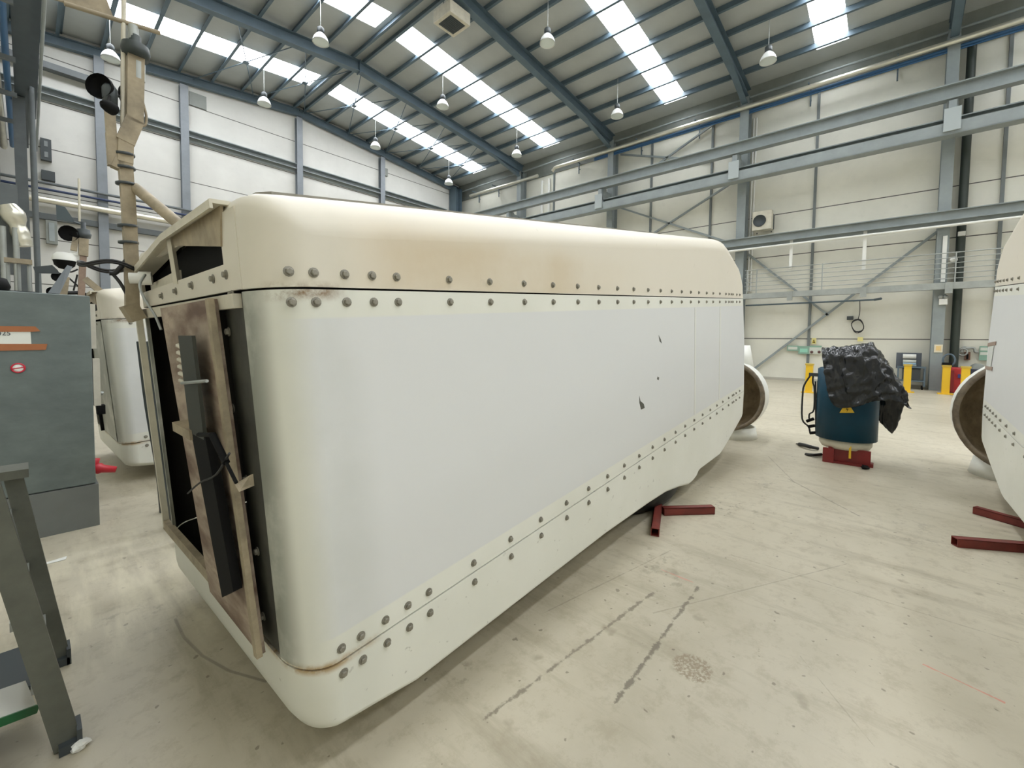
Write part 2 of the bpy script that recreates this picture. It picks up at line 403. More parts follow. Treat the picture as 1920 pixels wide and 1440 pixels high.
for a, b in STRIPS:
    for x0, x1 in ((SX0, SX1), (LX0, LX1)):
        wn += 1; w = MB(); slab(w, x0, x1, a, b, 0.04); w.v = [q + Vector((0, 0, 0.03)) for q in w.v]
        w.build('window_%d' % wn, M_sky, **ST)
# rafters on the frames in view
FR = [19.95, 12.95, 5.75, -1.25]
ordn = ['second', 'third', 'fourth', 'fifth']
for i, y in enumerate(FR):
    t = thing('roof_rafter', 'blue-grey steel roof rafter, %s frame counted from the gable wall' % ordn[i], 'beam', (RIDGE_X, y, 14.2), group='portal rafters under the roof')
    for sg in (1, -1):
        xe = XR - 0.35 if sg > 0 else XL + 0.35
        m = MB(); m.ibeam((RIDGE_X, y, RIDGE_Z - 0.53), (xe, y, roofz(xe) - 0.53), 0.5, 0.32, 0.025, 0.015, (0, 0, 1))
        m.build('rafter_half', M_steel, t)
        h = MB()  # haunch
        x0, x1 = (xe, xe - sg * 3.0)
        p = [(x0, y - 0.01, roofz(x0) - 0.74), (x1, y - 0.01, roofz(x1) - 0.74), (x0, y - 0.01, roofz(x0) - 1.12)]
        h.prism(p, (0, 0.02, 0)); h.bar((x1, y, roofz(x1) - 0.76), (x0, y, roofz(x0) - 1.13), 0.24, 0.025)
        h.build('haunch', M_steel, t)
    MB().box(RIDGE_X - 0.02, RIDGE_X + 0.02, y - 0.15, y + 0.15, RIDGE_Z - 0.86, RIDGE_Z - 0.24).build('splice_plate', M_steel, t)
t = thing('roof_rafter', 'blue-grey steel edge rafter lying along the top of the gable wall', 'beam', (RIDGE_X, YG - 0.15, 14.2), group='portal rafters under the roof')
for sg in (1, -1):
    xe = XR - 0.1 if sg > 0 else XL + 0.1
    MB().ibeam((RIDGE_X, YG - 0.16, RIDGE_Z - 0.44), (xe, YG - 0.16, roofz(xe) - 0.44), 0.4, 0.26, 0.03, 0.02).build('rafter_half', M_steel, t)
# purlins
for sg in (1, -1):
    for k in range(10):
        off = 0.27 + 1.32 * k; x = RIDGE_X + sg * off
        if x > XR - 0.2 or x < XL + 0.15: continue
        z = roofz(x) - 0.14
        m = MB(); a, b = (x, YF, z), (x, YG - 0.02, z)
        m.bar((x, YF, z), (x, YG, z), 0.016, 0.27)
        m.bar((x + 0.05, YF, z + 0.13), (x + 0.05, YG, z + 0.13), 0.11, 0.012); m.bar((x - 0.05, YF, z - 0.13), (x - 0.05, YG, z - 0.13), 0.11, 0.012)
        lab = 'long cold-rolled steel purlin under the roof sheets, one of many alike'
        if k == 0: lab = 'steel ridge purlin on the %s side of the roof ridge' % ('right-hand' if sg > 0 else 'left-hand')
        m.build('roof_purlin', M_steel, **T(lab, 'beam', 'purlins under the roof'))
# X bracing in the gable bay
def rod(m, a, b, r=0.022): m.tube([a, b], r, 6)
for k in range(7):
    xa = RIDGE_X + 0.27 + 1.32 * (2 * k - 4); xb = xa + 2.64
    if xa < 0: continue
    def rp(x, y, d=0.34): return Vector((x, y, roofz(x) - d))
    if xb > 22: break
    xm = (xa + xb) / 2
    t = thing('roof_brace', 'thin crossed bracing rods under the gable bay roof, cross %d from the left' % (k - 1) if False else 'crossed thin bracing rods under the roof of the gable bay', 'brace', rp(xm, 23.1, 0.6), group='bracing crosses in the gable bay roof')
    for a, b in (((xa, 20.1), (xb, YG - 0.2)), ((xb, 20.1), (xa, YG - 0.2))):
        m = MB(); rod(m, rp(*a), rp(*b)); m.build('brace_rod', M_steel, t)
    MB().box(xm - 0.12, xm + 0.12, 23.35, 23.6, roofz(xm) - 0.37, roofz(xm) - 0.34).build('centre_plate', M_steel, t)
# right columns
def hcol(x, y, z1, label, d=0.5, w=0.32, z0=0.0, group='steel columns along the walls', mt=M_steel_l, along='X'):
    m = MB()
    if along == 'X':
        m.box(x - d / 2, x - d / 2 + 0.025, y - w / 2, y + w / 2, z0, z1); m.box(x + d / 2 - 0.025, x + d / 2, y - w / 2, y + w / 2, z0, z1)
        m.box(x - d / 2 + 0.025, x + d / 2 - 0.025, y - 0.01, y + 0.01, z0, z1)
    else:
        m.box(x - w / 2, x + w / 2, y - d / 2, y - d / 2 + 0.025, z0, z1); m.box(x - w / 2, x + w / 2, y + d / 2 - 0.025, y + d / 2, z0, z1)
        m.box(x - 0.01, x + 0.01, y - d / 2 + 0.025, y + d / 2 - 0.025, z0, z1)
    return m.build('steel_column', mt, **T(label, 'column', group))
hcol(22.6, -1.25, roofz(22.6) - 0.7, 'tall grey steel column on the right wall beside the dark downpipe', 0.6, 0.34)
hcol(22.6, 5.75, roofz(22.6) - 0.7, 'tall grey steel column on the right wall beside the wall-mounted fan unit', 0.6, 0.38)
hcol(22.6, 12.85, roofz(22.6) - 0.7, 'grey steel column on the right wall, second bay from the gable corner', 0.6, 0.36)
hcol(22.6, 19.95, roofz(22.6) - 0.7, 'grey steel column on the right wall, nearest the gable corner column', 0.6, 0.36)
hcol(22.2, 26.5, 13.5, 'dark grey steel column in the corner of gable and right wall', 0.6, 0.8, mt=M_steel)
# crane supports in front of the columns
for y, lab in ((-1.25, 'nearest, above the red machine'), (5.85, 'above the wall fan unit'), (12.95, 'in the middle of the right wall'), (20.1, 'nearest the gable corner')):
    t = thing('crane_bracket', 'grey steel bracket carrying the crane beams, ' + lab, 'bracket', (21.8, y, 9.0), group='brackets of the crane beams')
    MB().box(21.35, 22.3, y - 0.1, y + 0.1, 9.9, 10.3).build('arm', M_steel_l, t)
    MB().box(21.5, 21.85, y - 0.15, y + 0.15, 9.15, 10.38).build('hanger', M_steel_l, t)
    MB().box(21.2, 21.26, y - 0.22, y + 0.22, 9.2, 9.98).build('end_plate', mat('pale_plate', (168, 176, 176), 0.45), t)
m = MB(); m.ibeam((21.5, YF, 10.62), (21.5, 26.5, 10.62), 0.52, 0.34, 0.04, 0.02)
m.build('crane_beam', M_steel_l, **T('upper grey I-beam of the crane runway along the right wall', 'beam', 'crane runway beams'))
m = MB(); m.box(21.28, 21.32, YF, 26.5, 9.12, 9.52); m.box(21.28, 21.75, YF, 26.5, 9.10, 9.13); m.box(21.72, 21.75, YF, 26.5, 9.12, 9.78); m.box(21.5, 21.75, YF, 26.5, 9.72, 9.76)
m.build('crane_beam', M_steel_l, **T('lower deep channel beam hung under the upper crane beam, right wall', 'beam', 'crane runway beams'))
m = MB(); m.ibeam((22.0, YF, 6.42), (22.0, 26.5, 6.42), 0.36, 0.3, 0.03, 0.02)
m.box(22.05, 22.12, YF, 26.5, 6.1, 6.25)
m.build('side_beam', M_steel_l, **T('grey steel beam at mid height on the right wall, above the railing wires', 'beam'))
m = MB(); m.tube([(21.9, YF, 6.05), (21.9, 12, 6.05)], 0.05, 10)
m.build('white_conduit', M_white, **T('long white conduit under the mid-height beam on the right wall', 'pipe'))
# pipes at the eaves
m = MB(); m.tube([(22.2, YF, 12.72), (22.2, 16.8, 12.72), (22.2, 17.0, 12.55)], 0.1, 16)
m.build('lagged_pipe', M_silver, **T('thick shiny silver lagged pipe under the right eaves', 'pipe'))
m = MB(); m.tube([(22.2, 18.2, 12.55), (22.2, 24.8, 12.6)], 0.10, 16)
m.build('lagged_pipe', M_silver, **T('short silver pipe piece near the gable corner under the right eaves', 'pipe'))
m = MB(); m.tube([(22.55, YF, 13.3), (22.55, 26.4, 13.3)], 0.05, 8)
m.build('eaves_conduit', M_steel_l, **T('slim grey conduit along the grey cladding under the right eaves', 'pipe'))
m = MB(); m.tube([(22.42, YF, 12.6), (22.42, 14.0, 12.6)], 0.065, 10)
m.build('blue_pipe', M_blue, **T('blue pipe directly below the silver lagged pipe on the right wall', 'pipe'))
m = MB(); m.tube([(22.35, YF, 12.47), (22.35, 14.0, 12.47)], 0.03, 8)
m.build('blue_pipe', M_blue, **T('thinner blue pipe under the thick blue pipe on the right wall', 'pipe'))
for y in (24.5, 22.4, 15.4, 11.2, 8.0, 3.2, 0.3):
    m = MB(); m.bar((23.0, y, 12.87), (22.1, y, 12.87), 0.04, 0.05); m.bar((22.85, y, 12.2), (22.85, y, 12.86), 0.05, 0.05); m.bar((22.8, y, 12.5), (23, y, 12.5), 0.03, 0.03)
    m.build('pipe_bracket', M_steel, **T('small steel bracket holding the silver pipe to the right wall', 'bracket', 'brackets of the eaves pipes'))
# wall posts of the right wall
for i, (y, lab) in enumerate(((17.4, 'between the two columns nearest the gable corner'), (10.6, 'left one in the bay with crossed rods'), (7.36, 'right one in the bay with crossed rods'), (2.9, 'behind the green sign boards'), (-2.75, 'right of the dark downpipe'))):
    MB().box(22.9, 23.0, y - 0.05, y + 0.05, 0, 12.75).build('wall_post', mat('post_steel', (118, 124, 124), .5, 0, .1, 2), **T('slim steel post, right wall, ' + lab, 'post', 'slim posts on the right wall'))
# wall braces
for i, (a, b, lab) in enumerate((((12.5, 12.6), (7.4, 10.95), 'falling rod above the crane beam'), ((10.6, 11.3), (6.2, 13.2), 'rising rod above the crane beam'),
        ((12.6, 9.6), (6.0, 6.5), 'falling rod below the crane beams behind the big housing'), ((12.6, 6.7), (6.1, 9.7), 'rising rod below the crane beams behind the big housing'),
        ((5.3, 0.25), (-1.1, 6.05), 'long rod rising from the floor towards the big column'), ((5.5, 6.0), (2.2, 2.95), 'shorter rod falling from the mid beam to the long rod'))):
    m = MB(); m.bar((22.86, *a), (22.86, *b), 0.09, 0.09)
    m.build('wall_brace', M_steel_l, **T('grey diagonal, right wall, ' + lab, 'brace', 'diagonal braces of the right wall'))
# walkway edge with railing
t = thing('walkway', 'pale grey walkway edge beam with wire railing on the right wall', 'walkway', (22.2, 1, 3.7))
MB().box(21.95, 22.05, YF, 5.6, 3.76, 4.0).build('edge_beam', M_galv, t)
MB().box(22.05, 22.27, YF, 5.6, 3.94, 3.98).build('deck', M_steel_l, t)
for k in range(6):
    m = MB(); z = 4.15 + 0.185 * k; m.tube([(22.0, YF, z), (22.0, 5.4, z)], 0.02 if k == 5 else 0.014, 6); m.build('rail_wire', M_galv, t)
for y in (5.3, 4.9, 2.4, -1.6, -5.5):
    MB().box(21.98, 22.02, y - 0.02, y + 0.02, 3.98, 5.1).build('stanchion', M_galv, t)
for y in (3.55, 1.0, -1.45):
    MB().box(21.9, 22.0, y - 0.1, y + 0.1, 3.6, 4.0).build('bracket', M_galv, t)
for y, z0, lab in ((3.58, 5.0, 'left one'), (1.03, 4.7, 'right one'), (-1.3, 4.05, 'on the big column')):
    xh = 22.03 if y > 0 else 22.2
    MB().box(xh, xh + .06, y - 0.06, y + 0.06, z0, 6.24 if y > 0 else 5.75).build('hanger_post', M_white, **T('white vertical hanger under the mid-height beam, ' + lab, 'post', 'white hangers above the walkway'))
# downpipe, twin pipes
dpipe = MB().tube([(22.75, -1.75, 0.0), (22.75, -1.75, 12.7)], 0.13, 14).build('downpipe', mat('dark_green_pipe', (50, 58, 52), 0.5), **T('thick dark downpipe beside the big column of the right wall', 'pipe'))
for y, lab in ((5.47, 'left'), (5.35, 'right')):
    MB().tube([(22.88, y, 4.2), (22.88, y, 12.4)], 0.04, 8).build('white_pipe', M_white, **T('thin white vertical pipe beside the fan unit column, %s of a pair' % lab, 'pipe', 'twin white pipes'))
for y, lab in ((18.3, 'left'), (17.7, 'right')):
    MB().tube([(22.8, y, 0.0), (22.8, y, 12.4)], 0.09, 10).build('white_pipe', M_white, **T('thick white vertical pipe near the gable corner, %s of a pair' % lab, 'pipe', 'white pipes near the corner'))
# gable wall posts, girts and pipes
for x, z1, lab in ((2.35, 14.0, 'leftmost, behind the crooked tan mast'), (5.3, 14.15, 'second from the left'), (10.65, 14.7, 'third from the left, under the roof ridge'), (16.0, 14.2, 'rightmost, next to the corner')):
    m = MB(); m.box(x - 0.16, x + 0.16, YG - 0.3, YG - 0.27, 0, z1 - 0.25); m.box(x - 0.16, x + 0.16, YG - 0.03, YG, 0, z1 - 0.25); m.box(x - 0.01, x + 0.01, YG - 0.27, YG - 0.03, 0, z1 - 0.25)
    m.build('gable_column', mat('gable_steel', (128, 134, 140), 0.45, 0, 0.1, 2), **T('grey steel column on the gable wall, ' + lab, 'column', 'gable wall columns'))
GX = [-1.7, 2.35, 5.3, 10.65, 16.0, 21.7]
for i, lab in enumerate(('leftmost', 'second', 'third', 'fourth', 'rightmost')):
    x0, x1 = GX[i] + .17, GX[i + 1] - .17
    m = MB(); m.box(x0, x1, YG - 0.28, YG - 0.02, 11.52, 11.55); m.box(x0, x1, YG - 0.05, YG - 0.005, 11.3, 11.8); m.box(x0, x1, YG - 0.28, YG - 0.02, 11.76, 11.8); m.box(x0, x1, YG - .28, YG - .26, 11.48, 11.56)
    m.build('gable_girt', M_steel_l, **T('grey channel girt high on the gable wall, %s bay from the left' % lab, 'beam', 'upper gable girts'))
    MB().box(x0, x1, YG - 0.22, YG - .005, 6.42, 6.66).build('gable_girt', M_grey, **T('dark girt below the silver pipe on the gable wall, %s bay from the left' % lab, 'beam', 'lower gable girts'))
m = MB(); m.box(XL + .1, 2.15, YG - 0.4, YG - 0.02, 12.5, 12.75)
m.build('gable_girt', M_grey, **T('short dark beam piece high on the gable wall at far left', 'beam'))
MB().tube([(-0.3, YG - 0.44, 7.15), (20, YG - 0.44, 7.15)], 0.13, 14).build('lagged_pipe', M_silver, **T('shiny silver lagged pipe running across the gable wall', 'pipe'))
MB().tube([(XL + 0.3, YG - 0.4, 7.85), (20, YG - 0.4, 7.85)], 0.06, 10).build('grey_pipe', M_grey, **T('slim grey pipe above the silver pipe on the gable wall', 'pipe'))
MB().tube([(XL + 0.3, YG - 0.4, 7.6), (20, YG - 0.4, 7.6)], 0.05, 10).build('blue_pipe', mat('navy_pipe', (34, 50, 84), 0.45), **T('dark blue pipe above the silver pipe on the gable wall', 'pipe'))
m = MB(); q = onY(371, 190, YG - 0.02); m.box(q.x - 0.35, q.x + 0.35, YG - 0.05, YG, q.z - 0.3, q.z + 0.35)
m.build('wall_plate', M_clad, **T('small grey plate on the gable wall beside the second column', 'plate'))
q = onY(722, 323, YG - 0.02)
MB().box(q.x - 0.15, q.x + 0.15, YG - 0.12, YG, q.z - 0.25, q.z + 0.25).build('wall_box', M_clad, **T('small grey box on the gable wall beside the rightmost column', 'box'))
# left colonnade
for y, lab in ((20.0, 'nearer one'), (26.3, 'in the gable corner')):
    hcol(-0.75, y, 13.6, 'dark grey steel column at the left wall, ' + lab, 0.5, 0.34, mt=M_grey, group='columns at the left wall')
for x, z, d, w, lab in ((0.30, 10.6, 0.55, 0.36, 'upper'), (0.10, 9.4, 0.6, 0.3, 'lower')):
    m = MB(); m.ibeam((x, 4.0, z), (x, 26.6, z), d, w, 0.04, 0.02)
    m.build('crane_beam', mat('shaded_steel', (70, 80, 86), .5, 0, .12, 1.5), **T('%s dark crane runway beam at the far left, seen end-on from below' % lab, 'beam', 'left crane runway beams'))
MB().tube([(0.45, 6, 9.05), (0.45, 26.5, 9.05)], 0.035, 8).build('grey_pipe', M_steel_l, **T('slim grey conduit along the left crane beam', 'pipe'))
MB().tube([(-0.17, 6, 9.0), (-0.17, 26.4, 9.0)], 0.07, 10).build('blue_pipe', M_blue, **T('blue pipe high on the left wall, seen along its length', 'pipe'))
MB().tube([(-0.38, 6, 8.9), (-0.38, 26.4, 8.9)], 0.1, 12).build('lagged_pipe', M_silver, **T('silver lagged pipe on the left wall, seen along its length', 'pipe'))
for y in (11.5, 14.5, 17.5, 20.0, 22.5):
    MB().bar((-1.75, y, 8.72), (0.0, y, 8.72), 0.1, 0.12).build('pipe_bracket', M_grey, **T('grey cantilever bracket carrying the pipes on the left wall', 'bracket', 'brackets of the left pipes'))
YW = YG - .02
a = onY(75, 260, YW); b = onY(97, 305, YW)
t = thing('wall_lamp', 'dark double box floodlight on the gable wall beside the left columns', 'lamp', (a.x, YW, b.z))
MB().box(a.x, b.x, YW - .2, YW + .02, b.z, a.z).build('housing', M_dark, t)
for k in range(2):
    h = (a.z - b.z) / 2; MB().box(a.x + 0.1, b.x - 0.1, YW - .22, YW - .2, b.z + h * k + 0.12, b.z + h * k + h - 0.1).build('glass', mat('dull_glass', (120, 126, 126), 0.2), t)
a = onY(85, 410, YW); b = onY(108, 460, YW); a.z = 6.38
t = thing('electric_cabinet', 'grey electric cabinet on the gable wall below the silver pipe, far left', 'cabinet', (a.x, YW, b.z))
MB().box(a.x, b.x, YW - .3, YW + .02, b.z, a.z).build('housing', M_clad, t); MB().box(a.x + 0.08, b.x - 0.08, YW - .33, YW - .3, b.z + 0.1, a.z - 0.1).build('door', M_steel_l, t)
a = onY(78, 345, YW); b = onY(104, 362, YW)
MB().box(a.x, b.x, YW - .25, YW + .02, 8.02, 8.4).build('black_box', M_dark, **T('dark box on the gable wall just above the pipes, far left', 'box'))
MB().tube([(.28, 20.3, 0), (.28, 20.3, 9.2)], 0.07, 10).build('grey_pipe', M_grey, **T('vertical grey pipe in front of the left columns', 'pipe'))
t = thing('grey_housing', 'tall grey housing with silver duct at the far left behind the cabinet', 'housing', (-.5, 15.2, 0))
MB().box(-.75, -.42, 15.0, 15.4, 0, 5.6).build('housing', M_clad, t)
MB().tube(bez([onY(14, 384, 14.9), onY(24, 402, 14.9), onY(33, 424, 14.9), onY(40, 444, 14.9), onY(47, 462, 14.9)], 4), [.13, .15, .17, .19, .2, .19, .18, .15, .13, .14, .15, .15, .14, .15, .14, .13, .13], 12).build('flexible_duct', M_silver, t)
MB().box(-.42, -.05, 15.1, 15.3, 3.0, 5.0).build('side_panel', M_grey, t)
for x in (-.28, -.1): MB().tube([(x, 14.8, 1.0), (x, 14.8, 4.0)], .05, 8).build('pipe', M_galv, t)
MB().box(-.1, .16, 21.0, 21.2, 0, 9.08).build('steel_column', M_grey, **T('slender dark steel post at far left behind the tall grey housing', 'column'))
# ------------------------------------------------------------------ pendant lamps
def make_lamp():
    t = thing('pendant_lamp', '', 'lamp', (0, 0, 0), group='pendant high-bay lamps')
    m = MB(); m.tube([(0, 0, 0.5), (0, 0, 1.75)], 0.012, 6); m.build('cord', M_galv, t)
    m = MB(); m.lathe((0, 0, 0), (0, 0, 1), [(0.24, 0.0), (0.24, 0.12), (0.30, 0.13), (0.42, 0.13), (0.47, 0.08), (0.52, 0.0)], 16); m.build('gear_housing', M_dark, t)
    m = MB(); m.lathe((0, 0, 0), (0, 0, 1), [(-0.12, 0.30), (-0.06, 0.29), (0.06, 0.25), (0.16, 0.18), (0.24, 0.1), (0.23, 0.09), (0.15, 0.17), (0.05, 0.24), (-0.06, 0.28)], 24, closed=True); m.build('reflector', M_lamp_w, t)
    m = MB(); m.lathe((0, 0, 0), (0, 0, 1), [(-0.10, 0.0), (-0.10, 0.275)], 24); m.build('cover_glass', mat('frosted_glass', (214, 222, 218), 0.25), t)
    return t
lamp0 = make_lamp(); first = True
rowlab = ['in the row nearest the gable wall', 'in the second row from the gable', 'in the third row from the gable', 'alone in the nearest row at upper right']
collab = ['fourth from the right wall', 'third from the right wall', 'second from the right wall', 'nearest the right wall']
for r, (y, xs) in enumerate(((23.9, (2.45, 7.9, 13.85, 19.4)), (17.25, (7.7, 13.6, 19.05)), (10.56, (13.35, 18.85)), (4.1, (18.9,)))):
    for x in xs:
        o = lamp0 if first else copy_tree(lamp0); first = False
        o.location = (x, y, roofz(x) - 1.72)
        c = min(range(4), key=lambda i: abs((2.45, 7.8, 13.6, 19.1)[i] - x))
        o['label'] = 'white bell-shaped pendant lamp, ' + (rowlab[3] if r == 3 else '%s, %s' % (rowlab[r], collab[c]))
# air unit under the roof
ux, uy, uz = 10.95, 13.35, 13.75
t = thing('ceiling_unit', 'white square air unit with dark grille hanging under the roof ridge', 'air unit', (ux, uy, uz))
MB().box(ux - 0.5, ux + 0.5, uy - 0.5, uy + 0.5, uz, uz + 0.45).build('housing', M_cream, t, bevel=0.02)
m = MB()
for k in range(9): m.box(ux - 0.33, ux + 0.33, uy - 0.33 + k * 0.075, uy - 0.29 + k * 0.075, uz - 0.02, uz)
m.build('grille', M_dark, t)
MB().box(ux - 0.36, ux + 0.36, uy - 0.36, uy + 0.36, uz - 0.008, uz - 0.001).build('grille_back', M_dark, t)
for dx in (-0.4, 0.4): MB().tube([(ux + dx, uy, uz + 0.45), (ux + dx, uy, roofz(ux) - 0.2)], 0.015, 6).build('hanger', M_steel, t)
# ------------------------------------------------------------------ wind-turbine nacelles
B0, B1 = 1.5, 3.47
BS, BB, BT = 0.6, 2.485, -1.6
def nmat(ds=0.0, db=0.0):
    o = N(BS + ds, BB + db, BT)
    return Matrix(((NA.x, NB.x, NC.x, o.x), (NA.y, NB.y, NC.y, o.y), (NA.z, NB.z, NC.z, o.z), (0, 0, 0, 1)))
SEAM_T, SEAM_B = 0.12, -1.263
TOP_Z = SEAM_T - BT
PAN_Z0, PAN_Z1, PAN_X0 = SEAM_B - BT + 0.105, TOP_Z - 0.105, 0.03
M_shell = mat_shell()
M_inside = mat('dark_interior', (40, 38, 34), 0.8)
def shell_mesh():
    R, rr, rt, rb, rf = 0.2, 0.17, 0.17, 0.06, 0.10
    P = []  # s, t, ds, dt   (inset directions)
    for s, t in ((.542, -1.43), (.548, -1.475), (.57, -1.52), (.61, -1.545), (.66, -1.56)): P.append((s, t, (.68 - s) * .92, (-1.49 - t) * .92))
    for s, t in ((.80, -1.585),): P.append((s, t, 0.02, rb))
    for s, t in ((1.0, -1.625), (1.8, -1.655), (2.7, -1.69), (3.5, -1.75), (3.9, -1.79), (4.3, -1.87), (4.55, -1.935), (4.68, -1.94), (4.80, -1.925), (4.87, -1.89), (4.95, -1.885), (5.70, -1.935), (5.80, -1.93), (6.05, -1.88)): P.append((s, t, 0, rb))
    for s, t in ((6.5, -1.79), (6.92, -1.69)): P.append((s, t, -rf * .5, rb))
    for s, t in ((7.02, -1.60), (7.08, -1.27), (7.05, -.5), (6.92, .12), (6.88, .30)): P.append((s, t, -rf, 0))
    for s, t in ((6.84, .42), (6.77, .50), (6.66, .58)): P.append((s, t, -rf, -rf * .8))
    for s, t in ((6.05, .835), (5.92, .868), (5.78, .868)): P.append((s, t, -.02, -rt))
    for s, t in ((4.0, .724), (2.5, .604), (1.2, .501)): P.append((s, t, 0, -rt))
    for s, t in ((.86, .4735),): P.append((s, t, .0, -rt))
    for s, t in ((.66, .456), (.60, .448), (.56, .43), (.545, .40), (.542, .36)): P.append((s, t, (.712 - s) * .92, (.285 - t) * .92))
    n = len(P); loops = []
    K = 16
    for k in range(K + 1):
        ph = k / K * PI / 2; f = 1 - math.sin(ph); d = R * (1 - math.cos(ph))
        loops.append([(s + ds * f, B0 + d, t + dt * f) for s, t, ds, dt in P])
    for k in range(K, -1, -1):
        ph = k / K * PI / 2; f = 1 - math.sin(ph); d = R * (1 - math.cos(ph))
        loops.append([(s + ds * f, B1 - d, t + dt * f) for s, t, ds, dt in P])
    bm = bmesh.new()
    V = [[bm.verts.new((s - BS, b - BB, t - BT)) for s, b, t in L] for L in loops]
    for i in range(len(V) - 1):
        for k in range(n): bm.faces.new((V[i][k], V[i][(k + 1) % n], V[i + 1][(k + 1) % n], V[i + 1][k])).smooth = True
    bm.faces.new(V[0]); bm.faces.new(list(reversed(V[-1])))
    bmesh.ops.recalc_face_normals(bm, faces=bm.faces)
    return bm
def cut_shell(name, lo, hi, open_rear):
    bm = shell_mesh()
    if lo is not None:
        bmesh.ops.bisect_plane(bm, geom=bm.verts[:] + bm.edges[:] + bm.faces[:], plane_co=(0, 0, lo - BT), plane_no=(0, 0, 1), clear_inner=True)
    if hi is not None:
        bmesh.ops.bisect_plane(bm, geom=bm.verts[:] + bm.edges[:] + bm.faces[:], plane_co=(0, 0, hi - BT), plane_no=(0, 0, 1), clear_outer=True)
    if open_rear:
        dl = [f for f in bm.faces if all(v.co.x < .545 - BS for v in f.verts) and f.normal.x < -0.9 and abs(f.calc_center_median().y) < 0.3]
        bmesh.ops.delete(bm, geom=dl, context='FACES')
    for e in bm.edges:
        if e.is_boundary: e.smooth = False
    me = bpy.data.meshes.new(name); bm.to_mesh(me); bm.free()
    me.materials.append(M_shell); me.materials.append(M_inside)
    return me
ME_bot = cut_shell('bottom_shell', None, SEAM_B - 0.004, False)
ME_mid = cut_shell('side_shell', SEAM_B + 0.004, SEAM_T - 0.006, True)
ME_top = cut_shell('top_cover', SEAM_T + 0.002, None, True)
def link_mesh(name, me, parent, solid=True):
    o = bpy.data.objects.new(name, me); COL.objects.link(o); o.parent = parent
    if solid:
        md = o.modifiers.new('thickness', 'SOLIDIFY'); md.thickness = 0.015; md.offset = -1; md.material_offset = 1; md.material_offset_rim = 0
    return o
def nacelle_root(label, ds, db):
    t = thing('wind_turbine_nacelle', label, 'turbine nacelle', None, nmat(ds, db), 'white nacelle housings')
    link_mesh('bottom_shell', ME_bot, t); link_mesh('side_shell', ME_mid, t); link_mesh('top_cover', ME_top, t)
    return t
main = nacelle_root('large white wind turbine nacelle housing filling the middle, dark open rear and bolted seams', 0, 0)
right = nacelle_root('white nacelle housing cut off by the right edge, brown tape strips on its front end', 0.12, -4.47)
left = nacelle_root('smaller-looking white nacelle housing far left, between grey cabinet and the big nacelle', 0.17, 4.85)
# bolts --------------------------------------------------------------
def bolt_mesh():
    m = MB(); m.lathe((0, 0, 0), (0, -1, 0), [(0.0, 0.0), (0.0, 0.0175), (0.003, 0.0175), (0.004, 0.011)], 12, smooth=False)
    m.lathe((0, 0, 0), (0, -1, 0), [(0.004, 0.012), (0.012, 0.012), (0.014, 0.009), (0.014, 0.0)], 6, smooth=False)
    me = bpy.data.meshes.new('bolt'); me.from_pydata([tuple(q) for q in m.v], [], m.f); me.materials.append(M_bolt); return me
ME_bolt = bolt_mesh()
def bolt(parent, s, b, t, rot=0.0):
    o = bpy.data.objects.new('bolt', ME_bolt); COL.objects.link(o); o.parent = parent
    o.matrix_basis = Matrix.Translation((s - BS, b - BB, t - BT)) @ Matrix.Rotation(rot, 4, 'Z') @ Matrix.Rotation(random.random(), 4, 'Y')
    return o
top_px = [(543, 533), (590, 536), (648, 539), (699, 541), (745, 543), (843, 547)] + [(900 + v / 3.692, 551) for v in (70, 305, 505, 675, 820, 950, 1062, 1162, 1248, 1325, 1394, 1457, 1513, 1567, 1612, 1658, 1700, 1737)]
S_top = [nS(x, y, B0)[0] for x, y in top_px] + [6.05, 6.25, 6.45, 6.62]
bot_px = [(640.5, 1221), (677, 1197.6), (723, 1168), (765, 1140), (804, 1115), (888, 1060), (957, 1015), (1013.5, 977), (1061.6, 945.5), (1103, 918.5), (1138.7, 896), (1170, 875.6), (1198, 858), (1223, 842.5), (1245.4, 828), (1266, 815), (1284, 803.7), (1301, 793.5), (1316.6, 783), (1331, 774), (1343.5, 765.5), (1354.6, 757.5), (1365.5, 750.7), (1375, 744)]
S_bot = [nS(x, y, B0)[0] for x, y in bot_px] + [6.3, 6.5, 6.7]
for s in S_top:
    for dt in (0.05, -0.05): bolt(main, s, B0, SEAM_T + dt)
for s in S_bot:
    for dt in (0.05, -0.05): bolt(main, s, B0, SEAM_B + dt)
R90 = -PI / 2
for px, py in ((425, 515), (437, 553), (438, 765), (463, 898), (484, 1033), (495, 1155), (401, 523), (361, 535), (331, 546), (305, 555), (430, 622)):
    s, b, t = nR(px, py, 0.542)
    if b > 1.7: bolt(main, 0.541, b, t, R90)
    else:
        c = (B0 + 0.2 - b) / 0.2; c = max(0.0, min(1.0, c)); bolt(main, 0.542 + 0.17 * (1 - math.sqrt(max(0, 1 - c * c))), b, t, R90 + math.asin(c))
for px, py in ((530, 1230), (537, 1262)):
    s, b, t = nR(px, py, 0.56); bolt(main, 0.565, b, t, R90 + 0.35)
for s in (3.6, 4.2, 4.7, 5.1, 5.5, 5.8, 6.05, 6.25, 6.4, 6.55, 6.68, 6.8):
    for c0 in (SEAM_T, SEAM_B):
        for dt in (0.05, -0.05): bolt(right, s, B1, c0 + dt, PI)
for s in (0.75, 0.95, 1.2):
    for c0 in (SEAM_T, SEAM_B):
        for dt in (0.05, -0.05): bolt(left, s, B0, c0 + dt)
for b in (1.95, 2.2, 2.45, 2.7):
    for dt in (0.05, -0.05): bolt(left, 0.541, b, SEAM_T + dt, R90)
